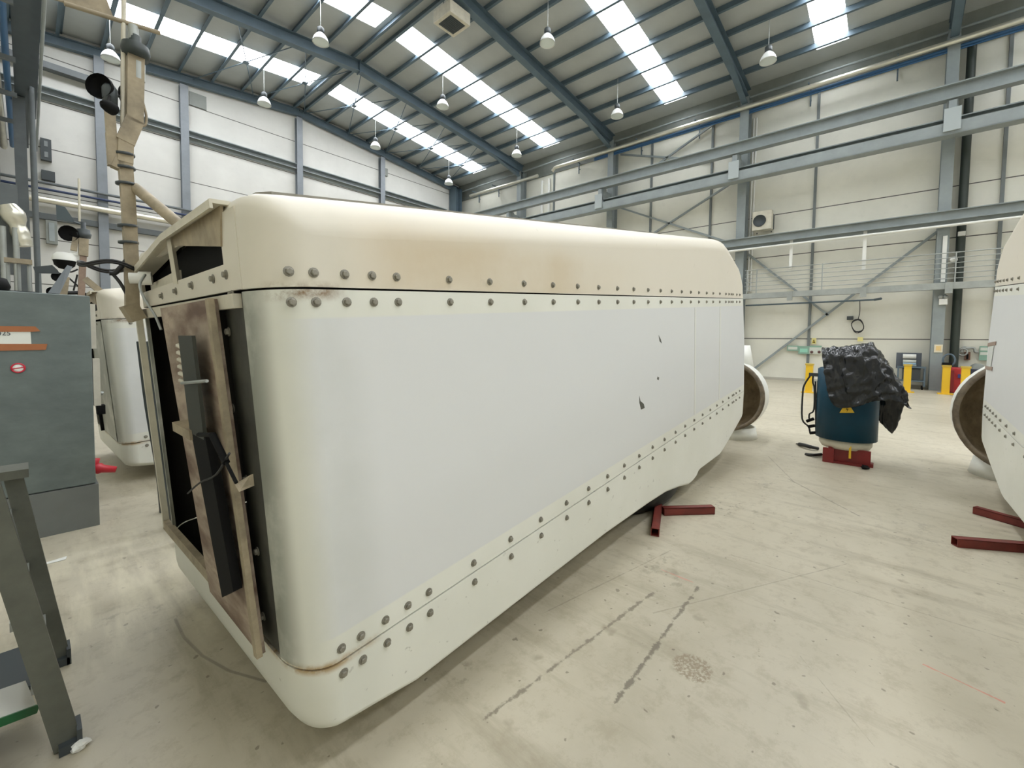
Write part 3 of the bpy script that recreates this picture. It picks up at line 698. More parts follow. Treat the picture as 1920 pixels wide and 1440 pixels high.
# parts seen on every rear end -----------------------------------------
def NM(parent):
    W = world_of(parent)
    return lambda s, b, t: W @ Vector((s - BS, b - BB, t - BT))
def rear_parts(t):
    P = NM(t)
    def quadbox(pts, ds): # polygon in rear plane (b,t) at s, thickness ds
        return MB().prism([P(*q) for q in pts], NA * ds)
    # strip of the top cover below the vent
    quadbox([(.541, 1.69, .124), (.541, 3.28, .124), (.541, 3.28, .205), (.541, 1.85, .222), (.541, 1.85, .40), (.541, 1.69, .40)], .014).build('cover_rear_strip', M_shell, t)
    quadbox([(.535, 1.80, .42), (.535, 1.84, .285), (.535, 2.45, .365), (.535, 2.48, .405)], .01).build('vent_gusset', M_tan, t)
    m = MB(); m.bar(P(.55, 1.78, .428), P(.55, 2.5, .412), .10, .014, NC); m.bar(P(.55, 2.5, .412), P(.545, 3.26, .312), .10, .014, NC); m.bar(P(.503, 1.78, .418), P(.503, 2.5, .402), .010, .03, NC); m.bar(P(.503, 2.5, .402), P(.50, 3.26, .302), .010, .03, NC)
    m.build('vent_hood', M_cream, t)
    MB().bar(P(.54, 2.5, .2), P(.53, 2.48, .40), .02, .02).build('vent_divider', M_cream, t)
    m = MB(); p = [P(.62, 1.7, .13), P(.62, 3.3, .13), P(.62, 3.3, .30), P(.62, 2.5, .41), P(.62, 1.72, .43)]
    m.prism(p, NA * .01); m.build('vent_louvre', M_black, t)
    # dark bulkhead inside
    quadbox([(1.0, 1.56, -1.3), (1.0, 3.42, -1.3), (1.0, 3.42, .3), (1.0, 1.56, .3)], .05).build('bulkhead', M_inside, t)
rear_parts(main); rear_parts(left)
# ---- the big nacelle: rear opening, door leaf, mechanism --------------
P = NM(main)
M_rust = mat_rust_plate()
MB().prism([P(.56, 2.55, .21), P(.56, 3.15, .2), P(.56, 3.15, .245), P(.56, 2.55, .27)], NA * .012).build('connector_panel', M_cream, main)
m = MB(); c = P(*nR(285, 522, .54)); m.lathe(c, -NA + NB * .3, [(0, .035), (.05, .035), (.055, .028), (.09, .028), (.09, 0)], 12); m.build('connector_plug', M_white, main)
MB().tube(bez([P(*nR(272, 515, .5)), P(*nR(262, 535, .46)), P(*nR(272, 562, .46)), P(*nR(290, 590, .48)), P(*nR(302, 618, .49))], 5), .006, 6).build('cable', M_galv, main)
MB().prism([P(.50, 2.67, .095), P(.50, 1.885, .10), P(.495, 1.766, -1.25), P(.50, 2.40, -1.25)], NA * .02).build('door_leaf', M_rust, main)
m = MB(); m.bar(P(.495, 1.885, .10), P(.49, 1.766, -1.25), .02, .035, NB); m.build('door_edge', M_tan, main)
MB().prism([P(.546, 1.90, .11), P(.546, 1.69, .11), P(.546, 1.69, -1.25), P(.546, 1.90, -1.25)], NA * .03).build('door_jamb', mat('shaded_jamb', (74, 74, 66), .6, 0, .4, 6), main)  # dark colour paints in the shade on the inner corner flange
m = MB(); m.bar(P(.535, 2.40, -1.225), P(.535, 3.42, -1.225), .03, .06, NC); m.build('door_sill', M_tan, main)
m = MB(); m.bar(P(.535, 1.72, .085), P(.535, 3.40, .085), .03, .05, NC); m.build('door_header', M_cream, main)
m = MB(); m.bar(P(.535, 3.41, .08), P(.535, 3.41, -1.24), .03, .03, NB); m.build('door_frame_side', M_cream, main)
m = MB(); m.bar(P(.455, 2.065, -.032), P(.455, 2.065, -.43), .19, .012, NA); m.build('hinge_plate', mat('olive_steel', (54, 56, 49), 0.55), main)
m = MB(); m.prism([P(.45, 2.147, -.42), P(.45, 1.953, -.42), P(.45, 1.825, -.99), P(.45, 1.985, -1.08)], NA * .03); m.build('black_arm', M_black, main)
m = MB(); m.box(.44, .50, 2.13, 2.40, -.455, -.415, P); m.build('latch_block', M_tan, main)
m = MB(); m.tube([P(.43, 2.10, -.217), P(.43, 1.765, -.185)], .006, 6); m.build('cross_rod', M_galv, main)
for k in range(6):
    a = P(*nR(334 + k, 648 + 13 * k, .47)); b = P(*nR(352 + k, 656 + 13 * k, .47)); MB().tube([a, b], .010, 6).build('vent_rib', M_cream, main)
m = MB(); a, b = P(*nR(398, 815, .44)), P(*nR(443, 905, .44)); m.tube([a, a.lerp(b, .6)], .012, 8); m.tube([a.lerp(b, .6), b], .006, 8); m.tube([P(*nR(372, 815, .44)), a], .008, 6); m.build('gas_strut', M_black, main)
MB().prism([P(*nR(440, 908, .44)), P(*nR(470, 890, .50)), P(*nR(472, 912, .50)), P(*nR(448, 922, .44))], NA * .008).build('strut_bracket', M_tan, main)
MB().tube(bez([P(*nR(352, 925, .44)), P(*nR(375, 905, .44)), P(*nR(405, 890, .44)), P(*nR(430, 850, .44))], 4), .004, 6).build('cable_tie', M_rubber, main)
for px0, px1, r in ((285, 322, .05), (330, 345, .04), (268, 300, .035)):
    MB().tube(bez([P(*nR(px0 - 3, 640, .8)), P(*nR(px0 + 12, 760, .8)), P(*nR(px1, 880, .8)), P(*nR(px1 + 10, 985, .8))], 5), r, 8).build('inner_hose', M_dark, main)
# raised roof panel with its long edge
m = MB()
rows = []
for s in (.70, 1.6, 2.6, 3.6, 4.4):
    rz = .460 + .0797 * (s - .69); rows.append([P(s, 1.78, rz - .02), P(s, 1.78, rz + .035), P(s, 1.93, rz + .062), P(s, 2.9, rz + .062), P(s, 3.05, rz + .02), P(s, 3.05, rz - .03)])
m.grid(rows, False); m.add(rows[0], [(0, 1, 2, 3, 4, 5)]); m.add(rows[-1], [(5, 4, 3, 2, 1, 0)])
m.build('roof_hatch', mat('dusty_grey_seal', (150, 146, 134), .6, 0, .15, 6), main)
for s in (3.05, 3.2):
    rz = .460 + .0797 * (s - .69); MB().lathe(P(s, 1.9, rz - .02), NC, [(0, .02), (.05, .02), (.06, .012), (.06, 0)], 8).build('roof_bolt', M_dark, main)
# panel joints and the dented crack marks on the side
m = MB(); s0 = nS(1303, 700, B0)[0]
m.box(s0 - .02, s0 + .02, B0 - .004, B0 + .002, SEAM_B + .11, SEAM_T - .11, P); m.build('side_joint', M_white, main)
m = MB(); s0 = nS(1349, 700, B0)[0]; m.box(s0 - .02, s0 + .02, B0 - .004, B0 + .002, SEAM_B + .11, SEAM_T - .11, P); m.build('side_joint', M_white, main)
M_crack = mat('bare_fibre', (84, 84, 76), 0.8)
for pts in ([(1199, 742), (1201, 752), (1207, 757), (1209, 765), (1202, 768), (1199, 755)], [(1235, 628), (1239, 636), (1241, 644), (1237, 640)], [(1233, 706), (1236, 708), (1235, 713), (1232, 711)]):
    MB().prism([P(*nS(x, y, B0 - .001)) for x, y in pts], NB * .003).build('crack_mark', M_crack, main)
# yaw ring under the housing
m = MB(); m.lathe(P(4.12, 2.42, -1.93), NC, [(0, 0), (0, .86), (.06, .90), (.2, .90), (.22, .6), (.22, 0)], 40)
m.build('yaw_ring', mat('greasy_black', (38, 40, 36), 0.5, 0.2, 0.3, 30), main)
# crooked sensor mast at the rear left corner ------------------------------
MBP = 3.15
def mp(px, py, b=MBP): return P(*nS(px, py, b))
m = MB(); pts = [mp(248, 585), mp(246, 480), mp(240, 372), mp(234, 300)]
for a, b in zip(pts, pts[1:]): m.bar(a, b, .056, .05, NB)
m.bar(mp(234, 306), mp(235, 262), .062, .055, NB); m.bar(mp(234, 268), mp(252, 226), .075, .06, NB); m.bar(mp(252, 232), mp(254, 98), .068, .06, NB)
m.bar(mp(230, 312), mp(211, 303), .055, .05, NB); m.bar(mp(213, 312), mp(209, 250), .045, .04, NB); m.bar(mp(209, 256), mp(204, 186), .04, .035, NB)
mast = m.build('sensor_mast', M_tan, main)
for py in (290, 315, 345, 424, 455):
    x = 234 + (py - 300) * .045; MB().lathe(mp(x, py), NC, [(-.006, .0), (-.006, .043), (.006, .043), (.006, 0)], 12).build('mast_clamp', M_dark, mast)
m = MB(); c = mp(254, 98); m.lathe(c, (0, 0, 1), [(-.03, .0), (-.03, .056), (.0, .062), (.035, .056), (.05, .026), (.085, .024), (.085, 0)], 20); m.build('mast_cap', mat('dark_green_cap', (44, 52, 50), 0.5), mast)
m = MB(); m.tube([mp(251, 75), mp(249, 48)], .022, 10); m.build('vane_spindle', M_galv, mast)
m = MB(); m.tube([mp(120, 6), mp(300, 62)], .012, 8); m.build('vane_arm', M_tan, mast)
m = MB(); m.prism([mp(95, -4), mp(212, 31), mp(203, 6), mp(190, -25), mp(95, -40)], NB * .012); m.build('wind_vane', M_tan, mast)
m = MB(); m.tube([mp(232, -10), mp(230, 238)], .010, 6); m.build('lightning_rod', M_cream, mast)
hub = mp(206, 178)
m = MB(); m.lathe(hub, (0, 0, 1), [(-.06, .0), (-.06, .03), (.03, .032), (.05, .02), (.05, 0)], 12); m.build('cup_hub', M_dark, mast)
for tgt, rr_ in ((mp(184, 160), .062), (mp(233, 182, 3.3), .055), (mp(212, 205, 2.98), .03)):
    d = tgt - hub; ax = d.cross(Vector((0, 0, 1))).normalized(); ax = (ax + Vector((.5, -.5, 0))).normalized()
    ax = -ax
    m = MB(); m.lathe(tgt, ax, [(.0, rr_), (-.02, rr_ * .97), (-.045, rr_ * .75), (-.058, rr_ * .4), (-.062, 0), (-.055, rr_ * .4), (-.04, rr_ * .72), (-.018, rr_ * .92)], 20, closed=False)
    m.tube([hub, tgt - ax * .03], .007, 6); m.build('anemometer_cup', M_black, mast)
m = MB(); m.tube(bez([mp(258, 150), mp(266, 185), mp(274, 215), mp(273, 233), mp(266, 236), mp(262, 228)], 5), .006, 6); m.build('cable', M_tan, mast)
m = MB(); m.tube([mp(258, 118), mp(258, 150)], .032, 10); m.build('cable_gland', M_galv, mast)
m = MB(); m.tube([mp(254, 352), P(.64, 2.70, .49)], .028, 10); m.build('mast_strut', M_tan, mast)
m = MB(); m.bar(mp(236, 590), mp(262, 582), .14, .09, NC); m.build('mast_foot', M_tan, mast)
c = mp(205, 503, 3.2)
m = MB(); ring = [c + Vector((math.cos(a) * .115, math.sin(a) * .115, .012 * math.sin(3 * a))) for a in [2 * PI * k / 36 for k in range(73)]]
ring = [q + Vector((0, 0, .02 * i / 72)) for i, q in enumerate(ring)]
m.tube(ring, .007, 6); m.tube(bez([mp(240, 485), mp(225, 503), mp(215, 512), mp(205, 512)], 5), .012, 6); m.tube(bez([mp(208, 510), mp(225, 530), mp(240, 556)], 5), .008, 6)
m.build('cable_coil', M_rubber, mast)
# ---- left nacelle: door, mast with small sensors ------------------------
PL = NM(left)
m = MB(); m.prism([PL(.535, 1.71, .10), PL(.535, 2.62, .10), PL(.535, 2.62, -1.25), PL(.535, 1.71, -1.25)], NA * .02); m.build('door_leaf', M_shell, left)
m = MB(); m.bar(PL(.52, 2.64, .1), PL(.52, 2.64, -1.25), .03, .05, NB); m.build('door_seal', M_black, left)
q0 = PL(.51, 2.35, -.55); MB().prism([q0, q0 + NB * .14, q0 + NB * .14 + NC * .06, q0 + NC * .09], -NA * .02).build('door_latch', M_galv, left)
Y2 = 6.9
def yp(px, py, Y=Y2): return onY(px, py, Y)
m = MB(); m.bar(yp(152, 560), yp(156, 475), .058, .055); mast2 = m.build('sensor_mast', mat('reddish_pole', (158, 134, 116), 0.6, 0, .2, 9), left)
m = MB(); m.bar(yp(156, 480), yp(157, 448), .08, .075); m.build('mast_box', M_tan, mast2)
m = MB(); m.lathe(yp(157, 446), (0, 0, 1), [(0, 0), (0, .055), (.045, .065), (.05, .055), (.09, .055), (.1, .022), (.17, .02), (.17, 0)], 16); m.build('mast_cap', M_dark, mast2)
m = MB(); m.tube([yp(149, 415), yp(148, 335)], .010, 6); m.build('lightning_rod', M_cream, mast2)
for a, b, rr_ in (((131, 438), (143, 445), .085), ((110, 519), (122, 520), .05), ((101, 547), (118, 549), .05)):
    c, d = yp(*a), yp(*b); m = MB(); m.lathe(c, Vector((-.45, -.8, -.1)), [(0, 0), (0.0, rr_ * .9), (.03, rr_), (-.02, rr_ * .9), (-.06, rr_ * .5), (-.07, 0)], 16); m.tube([c, d], .015, 6); m.build('anemometer_cup', M_black, mast2)
MB().bar(yp(142, 446), yp(138, 470), .06, .05).build('sensor_arm', M_tan, mast2); MB().bar(yp(123, 520), yp(118, 556), .09, .06).build('sensor_arm', M_tan, mast2)
c = yp(121, 489)
m = MB(); m.lathe(c, (0, 0, 1), [(0, .098), (.05, .092), (.085, .06), (.095, 0)], 20); m.tube(bez([yp(124, 479), yp(140, 476), yp(150, 482), yp(150, 496)], 4), .018, 8); m.build('beacon_housing', M_white, mast2)
m = MB(); m.lathe(c, (0, 0, 1), [(0, .09), (-.05, .08), (-.085, .045), (-.095, 0)], 20); m.build('beacon_glass', M_black, mast2)
m = MB(); m.tube(bez([yp(146, 505), yp(133, 510), yp(124, 507)], 4), .008, 6); m.tube([yp(128, 520), yp(150, 540)], .008, 6); m.tube([yp(145, 515), yp(138, 545)], .008, 6); m.tube([yp(105, 549), yp(158, 549)], .02, 6); m.tube([yp(158, 549), yp(159, 560)], .015, 6); m.build('cable', M_rubber, mast2)
m = MB(); m.bar(yp(158, 522), yp(200, 556), .06, .06); m.build('mast_strut', M_tan, mast2)
m = MB(); m.prism([yp(105, 384), yp(122, 388), yp(142, 418), yp(106, 411)], (0, .02, 0)); m.tube([yp(138, 416), yp(150, 420)], .01, 6); m.build('wind_vane', mat('slate_plate', (66, 78, 82), .5), mast2)
# tape on the right nacelle front
PR = NM(right)
def tape(parent, pts, mt, nm, lab=None):
    ob = MB().prism(pts, NB * .003).build(nm, mt, parent)
M_tape = mat('brown_tape', (150, 122, 108), 0.35)
def rs(px, py):
    s, b, t = nS(px, py, B1 - 4.47 + .003); return N(s, b, t)
tape(right, [rs(1853, 643), rs(1868, 640), rs(1867, 647), rs(1852, 650)], M_tape, 'tape_strip')
tape(right, [rs(1848, 686), rs(1861, 688), rs(1860, 695), rs(1847, 692)], M_tape, 'tape_strip')
tape(right, [rs(1855, 650), rs(1864, 648), rs(1858, 688), rs(1850, 687)], mat('clear_film', (206, 210, 208), 0.2), 'taped_sheet')
# ---- stands -----------------------------------------------------------
def sq_tube(m, a, b, w=0.07, t=0.007):
    """open square tube"""
    a, b = Vector(a), Vector(b); d = (b - a).normalized(); sd = d.cross(Vector((0, 0, 1))).normalized(); u = Vector((0, 0, 1))
    for o, ww, hh in ((u * (w - t) / 2, w, t), (-u * (w - t) / 2, w, t), (sd * (w - t) / 2, t, w), (-sd * (w - t) / 2, t, w)): m.bar(a + o, b + o, ww, hh)
t = thing('steel_stand', 'red-brown steel stand under the big nacelle, tube feet sticking out below its side', 'stand', (4.4, 2.5, 0), group='red stands under the nacelles')
def leg(t, a, b):
    m = MB(); sq_tube(m, (a[0], a[1], .036), (b[0], b[1], .036)); m.build('leg', M_red, t)
e1 = onZ(1228, 998, .036); e3 = onZ(1237, 930, .036); leg(t, (e1.x, e1.y), (e1.x + (e3.x - e1.x) * 1.6, e1.y + (e3.y - e1.y) * 1.6)); e2 = onZ(1243, 957, .04); leg(t, (4.32, 1.27), (e2.x, e2.y))
leg(t, (4.0, 3.6), (4.3, 2.6)); leg(t, (5.2, 3.4), (4.4, 2.6))
MB().lathe((4.45, 2.45, 0), (0, 0, 1), [(0, .0), (0, .42), (.07, .42), (.07, 0)], 24).build('hub_plate', M_red, t)
t = thing('steel_stand', 'red-brown steel stand at the right edge, two tube feet on the floor', 'stand', (6.0, -1.6, 0), group='red stands under the nacelles')
leg(t, (4.98, -.45), (5.75, -1.75)); leg(t, (6.10, -.68), (5.6, -1.55)); leg(t, (7.0, -1.5), (6.1, -1.7))
MB().lathe((5.9, -1.85, 0), (0, 0, 1), [(0, .0), (0, .4), (.082, .4), (.082, 0)], 24).build('hub_plate', M_red, t)
# ---- spinner shells beyond the nacelles -----------------------------------
M_bowl = mat('brown_resin', (176, 158, 128), 0.55, 0, 0.55, 3.5, dark=(98, 86, 66))
M_bowl_out = mat('white_gelcoat', (232, 232, 224), 0.4, 0, 0.05, 3)
def spinner(cx, cy, cz, r, side, label):
    t = thing('nose_spinner', label, 'spinner', (cx, cy, 0), group='open spinner shells')
    ax = Vector((1, side * -.02, 0))
    m = MB(); m.lathe((cx, cy, cz), ax, [(0, r), (.35, r * 1.0), (.7, r * .86), (1.0, r * .55), (1.12, r * .2), (1.13, 0)], 40); m.build('outer_shell', M_bowl_out, t)
    m = MB(); m.lathe((cx, cy, cz), ax, [(0.0, r - .045), (.35, r - .05), (.68, r * .8), (.95, r * .5), (1.06, r * .18), (1.07, 0)], 40); m.build('inner_shell', M_bowl, t)
    m = MB(); m.lathe((cx, cy, cz), ax, [(-.02, r + .012), (.03, r + .012), (.03, r - .05), (-.02, r - .05)], 40, closed=True); m.build('rim', mat('grey_rim', (136, 122, 102), .55, 0, .35, 9), t)
    m = MB(); m.lathe((cx + .4, cy, 0), (0, 0, 1), [(0, r * .72), (cz * .25, r * .66), (cz * .25, r * .6), (0, r * .66)], 36, closed=True); m.build('blade_collar', M_bowl_out, t)
    m = MB(); m.lathe((cx + .45, cy, cz + r * .75), Vector((0, 0, 1)), [(0, r * .55), (.42, r * .42), (.42, r * .36), (0, r * .48)], 36, closed=True); m.build('blade_collar', M_bowl_out, t)
    return t
spinner(7.85, 2.17, .76, .60, 1, 'white spinner shell with brown hollow inside, beyond the far end of the big nacelle')
spinner(7.75, -1.34, .82, .72, -1, 'white spinner shell with brown hollow inside, beside the front of the right-hand nacelle')
# ------------------------------------------------------------------ covered drum in the middle of the floor
t = thing('generator_drum', 'dark blue upright machine drum on red base, half hidden under black plastic', 'machine', (7.6, .48, 0))
DX, DY = 7.62, .47
M_drum = mat('petrol_blue', (4, 60, 82), 0.45, 0, 0.15, 3, spec=.3)
MB().lathe((DX, DY, .33), (0, 0, 1), [(0, 0), (0, .36), (.98, .36), (1.0, .33), (1.0, 0)], 40).build('drum_body', M_drum, t)
MB().lathe((DX, DY, .2), (0, 0, 1), [(0, 0), (0, .28), (.05, .31), (.13, .31), (.13, 0)], 36).build('lower_flange', M_cream, t)
MB().lathe((DX, DY, 1.33), (0, 0, 1), [(0, 0), (0, .25), (.1, .25), (.12, .2), (.26, .2), (.27, 0)], 30).build('top_neck', M_galv, t)
m = MB(); m.box(DX - .28, DX + .28, DY - .22, DY + .22, 0, .03); m.box(DX - .24, DX - .2, DY - .3, DY + .1, .03, .22); m.box(DX + .2, DX + .24, DY - .2, DY + .2, .03, .22)
m.lathe((DX, DY, .03), (0, 0, 1), [(0, 0), (0, .17), (.18, .17), (.18, 0)], 24); m.box(DX - .26, DX + .1, DY + .12, DY + .17, .03, .22); m.box(DX - .22, DX - .1, DY - .33, DY - .2, .0, .05); m.box(DX - .3, DX - .24, DY + .1, DY + .23, .0, .2)
m.build('red_base', M_red2 if 'M_red2' in globals() else mat('signal_red', (128, 30, 30), .45, 0, .15, 6), t)
MB().box(DX - .30, DX - .285, DY - .09, DY - .065, .1, .27).build('yellow_tag', M_yellow, t)
# warning triangle on the drum, bolt symbol
wc = onX(1588, 770, DX - .37)
m = MB(); X0 = DX - .385
def onx(px, py): q = onX(px, py, X0); return q
m.prism([onx(1574, 774), onx(1602, 774), onx(1588, 752)], (.004, 0, 0)); wt = m.build('warning_sticker', M_yellow, t)
m = MB(); m.prism([q - Vector((.003, 0, 0)) for q in (onx(1590, 762), onx(1586, 768), onx(1589, 768), onx(1587, 773), onx(1591, 767), onx(1588, 767))], (.002, 0, 0)); m.build('bolt_symbol', M_black, wt)
m = MB(); q = onX(1551, 723, DX - .25); m.lathe(q, (-1, .6, 0), [(0, .0), (0.004, 0), (.004, .05), (0, .05)], 16); m.build('round_sticker', mat('pink_sticker', (224, 200, 194), .5), t)
# black cables hanging on the left flank
def dp(px, py, X=7.55): return onX(px, py, X)
for pts in ([(1520, 703), (1508, 722), (1505, 740), (1504, 785), (1516, 800), (1519, 812)], [(1525, 702), (1524, 716), (1527, 730), (1526, 768), (1518, 776), (1517, 785)], [(1537, 712), (1536, 748), (1532, 752), (1532, 800)], [(1534, 714), (1533, 735), (1531, 747)], [(1529, 715), (1530, 808)]):
    MB().tube(bez([dp(*q) for q in pts], 4), .012, 6).build('cable', M_rubber, t)
m = MB(); m.bar(dp(1517, 702), dp(1537, 703), .05, .05); m.build('cable_bracket', M_dark, t)
for (a, b) in (((1512, 790), (1526, 785)), ((1515, 800), (1528, 798)), ((1518, 812), (1530, 811))):
    MB().tube([dp(*a), dp(*b)], .022, 8).build('cable_plug', M_black, t)
# plastic sheet
rows_px = [
    [(1554, 745), (1563, 763), (1580, 766), (1600, 764), (1618, 760), (1634, 753), (1652, 751), (1672, 750), (1694, 757), (1713, 771)],
    [(1549, 722), (1560, 735), (1580, 738), (1600, 738), (1618, 734), (1636, 728), (1654, 727), (1672, 728), (1692, 742), (1707, 757)],
    [(1545, 695), (1557, 702), (1578, 704), (1600, 704), (1619, 700), (1638, 697), (1655, 697), (1670, 702), (1686, 719), (1698, 740)],
    [(1541, 664), (1556, 669), (1577, 673), (1600, 667), (1620, 664), (1637, 664), (1652, 676), (1666, 688), (1678, 704), (1690, 727)],
    [(1540, 653), (1556, 657), (1577, 652), (1600, 648), (1620, 643), (1636, 641), (1650, 658), (1663, 680), (1676, 700), (1689, 722)],
    [(1541, 652), (1556, 651), (1577, 648), (1602, 642), (1622, 640), (1638, 642), (1652, 662), (1664, 684), (1678, 706), (1692, 728)],
    [(1545, 672), (1560, 680), (1580, 690), (1602, 700), (1622, 706), (1638, 712), (1653, 730), (1664, 745), (1676, 752), (1700, 752)],
    [(1550, 700), (1566, 722), (1584, 735), (1604, 752), (1622, 766), (1636, 776), (1650, 790), (1660, 803), (1668, 810), (1677, 819)]]
rowX = [7.16, 7.16, 7.18, 7.22, 7.34, 7.62, 7.95, 8.02]
rows = []
for r_, X in zip(rows_px, rowX):
    row = []
    for i, q in enumerate(r_):
        xx = X - (.06 if 2 < i < 6 and X < 7.4 else 0) + .25 * max(0, (i - 6)) / 3 * (1 if X < 7.5 else .6)
        row.append(onX(q[0], q[1], xx))
    rows.append(row)
m = MB(); m.grid(rows)
sheet = m.build('plastic_sheet', mat('black_sheeting', (24, 27, 29), 0.24, 0, 0.2, 6), **T('crumpled black plastic sheet thrown over the blue drum', 'plastic sheet'))
md = sheet.modifiers.new('sub', 'SUBSURF'); md.levels = 3; md.render_levels = 3
tx = bpy.data.textures.new('crumple', 'CLOUDS'); tx.noise_scale = .11; tx.noise_depth = 3
md = sheet.modifiers.new('crumple', 'DISPLACE'); md.texture = tx; md.strength = .07; md.mid_level = .5
tx2 = bpy.data.textures.new('crumple_fine', 'VORONOI'); tx2.noise_scale = .09
md = sheet.modifiers.new('crumple2', 'DISPLACE'); md.texture = tx2; md.strength = .06; md.mid_level = .5
md = sheet.modifiers.new('th', 'SOLIDIFY'); md.thickness = .004
# rags and hoses by the drum
m = MB(); m.tube(bez([onZ(1493, 832, .01), onZ(1505, 834, .04), onZ(1520, 838, .05), onZ(1534, 841, .03)], 6), [.008, .01, .012] + [.03] * 10 + [.025] * 6, 8)
m.build('black_hose', M_rubber, **T('limp black hose end lying left of the red base, farther one', 'hose', 'black hoses beside the red base'))
m = MB(); m.tube(bez([onZ(1511, 852, .01), onZ(1522, 853, .03), onZ(1530, 853, .03), onZ(1540, 852, .03)], 6), .022, 8)
m.build('black_hose', M_rubber, **T('limp black hose end lying left of the red base, nearer one', 'hose', 'black hoses beside the red base'))
m = MB(); m.tube(bez([onZ(1617, 838, .02), onZ(1625, 843, .01), onZ(1629, 848, .01), onZ(1622, 848, .01)], 5), .007, 6)
m.build('cable_end', M_rubber, **T('short black cable loop on the floor right of the red base', 'cable'))
# ------------------------------------------------------------------ right wall equipment
a = onX(1411, 398, 22.3); b = onX(1446, 428, 22.3)
t = thing('fan_unit', 'cream outdoor fan unit mounted on the right wall beside the column', 'air conditioner', (22.5, (a.y + b.y) / 2, b.z))
MB().box(22.3, 22.65, b.y, a.y, b.z, a.z).build('housing', M_cream, t, bevel=.02)
cc = onX(1424, 414, 22.29); m = MB(); m.lathe((22.29, cc.y, cc.z), (-1, 0, 0), [(0, 0), (0.0, .27), (.02, .27), (.02, .25), (.004, .25), (.004, 0)], 28); m.build('fan_grille', M_dark, t)
for y in (a.y - .1, b.y + .1): MB().bar((22.35, y, b.z - .03), (22.83, y, b.z - .03), .04, .06); MB().box(22.65, 23.0, b.y + .02, b.y + .3, b.z + .1, a.z - .1).build('wall_mount', M_dark, t) if y < a.y - .15 else None; MB().bar((22.83, y, b.z - .03), (22.84, y, b.z - .03), .04, .06).build('bracket', M_dark, t)
c = onX(1608, 611, 22.85)
t = thing('cable_coil', 'coil of black cable hanging on the right wall above the covered drum', 'cable', (22.85, c.y, c.z - .3))
m = MB(); m.tube([Vector((22.85 - .02 * math.sin(k), c.y + (.20 + .03 * math.sin(k * .7)) * math.cos(k * .35), c.z + (.27 + .03 * math.cos(k * .5)) * math.sin(k * .35))) for k in range(74)], .018, 6); m.build('loops', M_rubber, t)
m = MB(); m.tube(bez([onX(1612, 562, 22.85), onX(1612, 585, 22.85), (22.85, c.y, c.z + .25)], 6), .015, 6); m.build('drop_cable', M_rubber, t)
a = onX(1588, 594, 22.9); MB().box(22.86, 23, a.y - .22, a.y, a.z - .13, a.z + .02).build('junction_box', M_dark, **T('small dark junction box on the right wall beside the cable coil', 'box'))
m = MB(); m.tube([onX(1398, 573, 22.7), onX(1640, 562, 22.7)], .035, 8); m.tube([onX(1640, 562, 22.7), onX(1640, 562, 22.7) + Vector((-.4, -.2, 0))], .05, 8); m.tube([onX(1420, 572, 22.7), onX(1420, 572, 22.7) + Vector((.3, 0, 0))], .02, 6); m.tube([onX(1600, 564, 22.7), onX(1600, 564, 22.7) + Vector((.3, 0, 0))], .02, 6)
m.build('grey_pipe', M_steel, **T('slim grey pipe with open end just below the walkway', 'pipe'))
M_green = mat('sign_green', (134, 168, 150), .5); M_pale = mat('pale_board', (206, 210, 200), .5)
def sign(name, p0, p1, mt, label, cat='sign', strips=(), group=None, X=22.86, thick=.03):
    a, b = onX(*p0, X), onX(*p1, X)
    t = thing(name, label, cat, (X, (a.y + b.y) / 2, b.z), group=group)
    MB().box(X, X + thick, b.y, a.y, b.z, a.z).build('board', mt, t)
    for (u0, v0, u1, v1, sm) in strips:
        y0, y1 = a.y + (b.y - a.y) * u0, a.y + (b.y - a.y) * u1; z0, z1 = a.z + (b.z - a.z) * v0, a.z + (b.z - a.z) * v1
        MB().box(X - .006, X, y1, y0, z1, z0).build('panel', sm, t)
    return t
sign('notice_board', (1476, 648), (1497, 658), M_green, 'green notice board strip on the right wall, leftmost of three', strips=((.1, .2, .9, .75, M_pale),), group='green boards on the right wall')
sign('notice_board', (1497, 649), (1517, 664), M_green, 'taller green notice board on the right wall, middle of three', strips=((.15, .3, .85, .8, mat('mint', (150, 206, 184), .5)),), group='green boards on the right wall')
t = sign('notice_board', (1518, 648), (1540, 664), M_pale, 'pale board with green header and two round openings, rightmost of three', strips=((0, 0, 1, .2, M_green),), group='green boards on the right wall')
for px in (1522, 1536):
    q = onX(px, 660, 22.85); MB().lathe(q, (-1, 0, 0), [(0, 0), (0, .06), (.03, .06), (.03, 0)], 12).build('round_opening', mat('maroon', (96, 62, 58), .5), t)
t = sign('warning_sign', (1522, 634), (1530, 645), mat('pale_yellow', (222, 212, 140), .5), 'small yellow warning sign with triangle above the green boards')
q = [onX(x, y, 22.85) for x, y in ((1523.5, 643), (1528.5, 643), (1526, 636))]; MB().prism(q, (.005, 0, 0)).build('triangle', M_black, t)
q = [onX(x, y, 22.843) for x, y in ((1524.8, 642.2), (1527.2, 642.2), (1526, 638.5))]; MB().prism(q, (.004, 0, 0)).build('triangle_fill', M_yellow, t)
sign('warning_sign', (1608, 632), (1618, 640), mat('pale_yellow', (222, 212, 140), .5), 'small yellow sign peeping out above the black plastic sheet')
sign('notice_sheet', (1752, 646), (1767, 661), mat('cream_paper', (226, 216, 190), .6), 'cream sheet with orange print on the big column', X=22.27, thick=.02, strips=((.2, .2, .8, .75, mat('pale_orange', (224, 192, 128), .6)),))
sign('notice_board', (1837, 649), (1852, 676), M_green, 'tall green board at the right behind the right-hand nacelle', strips=((.1, .1, .9, .3, M_pale), (.1, .42, .9, .62, M_pale)))
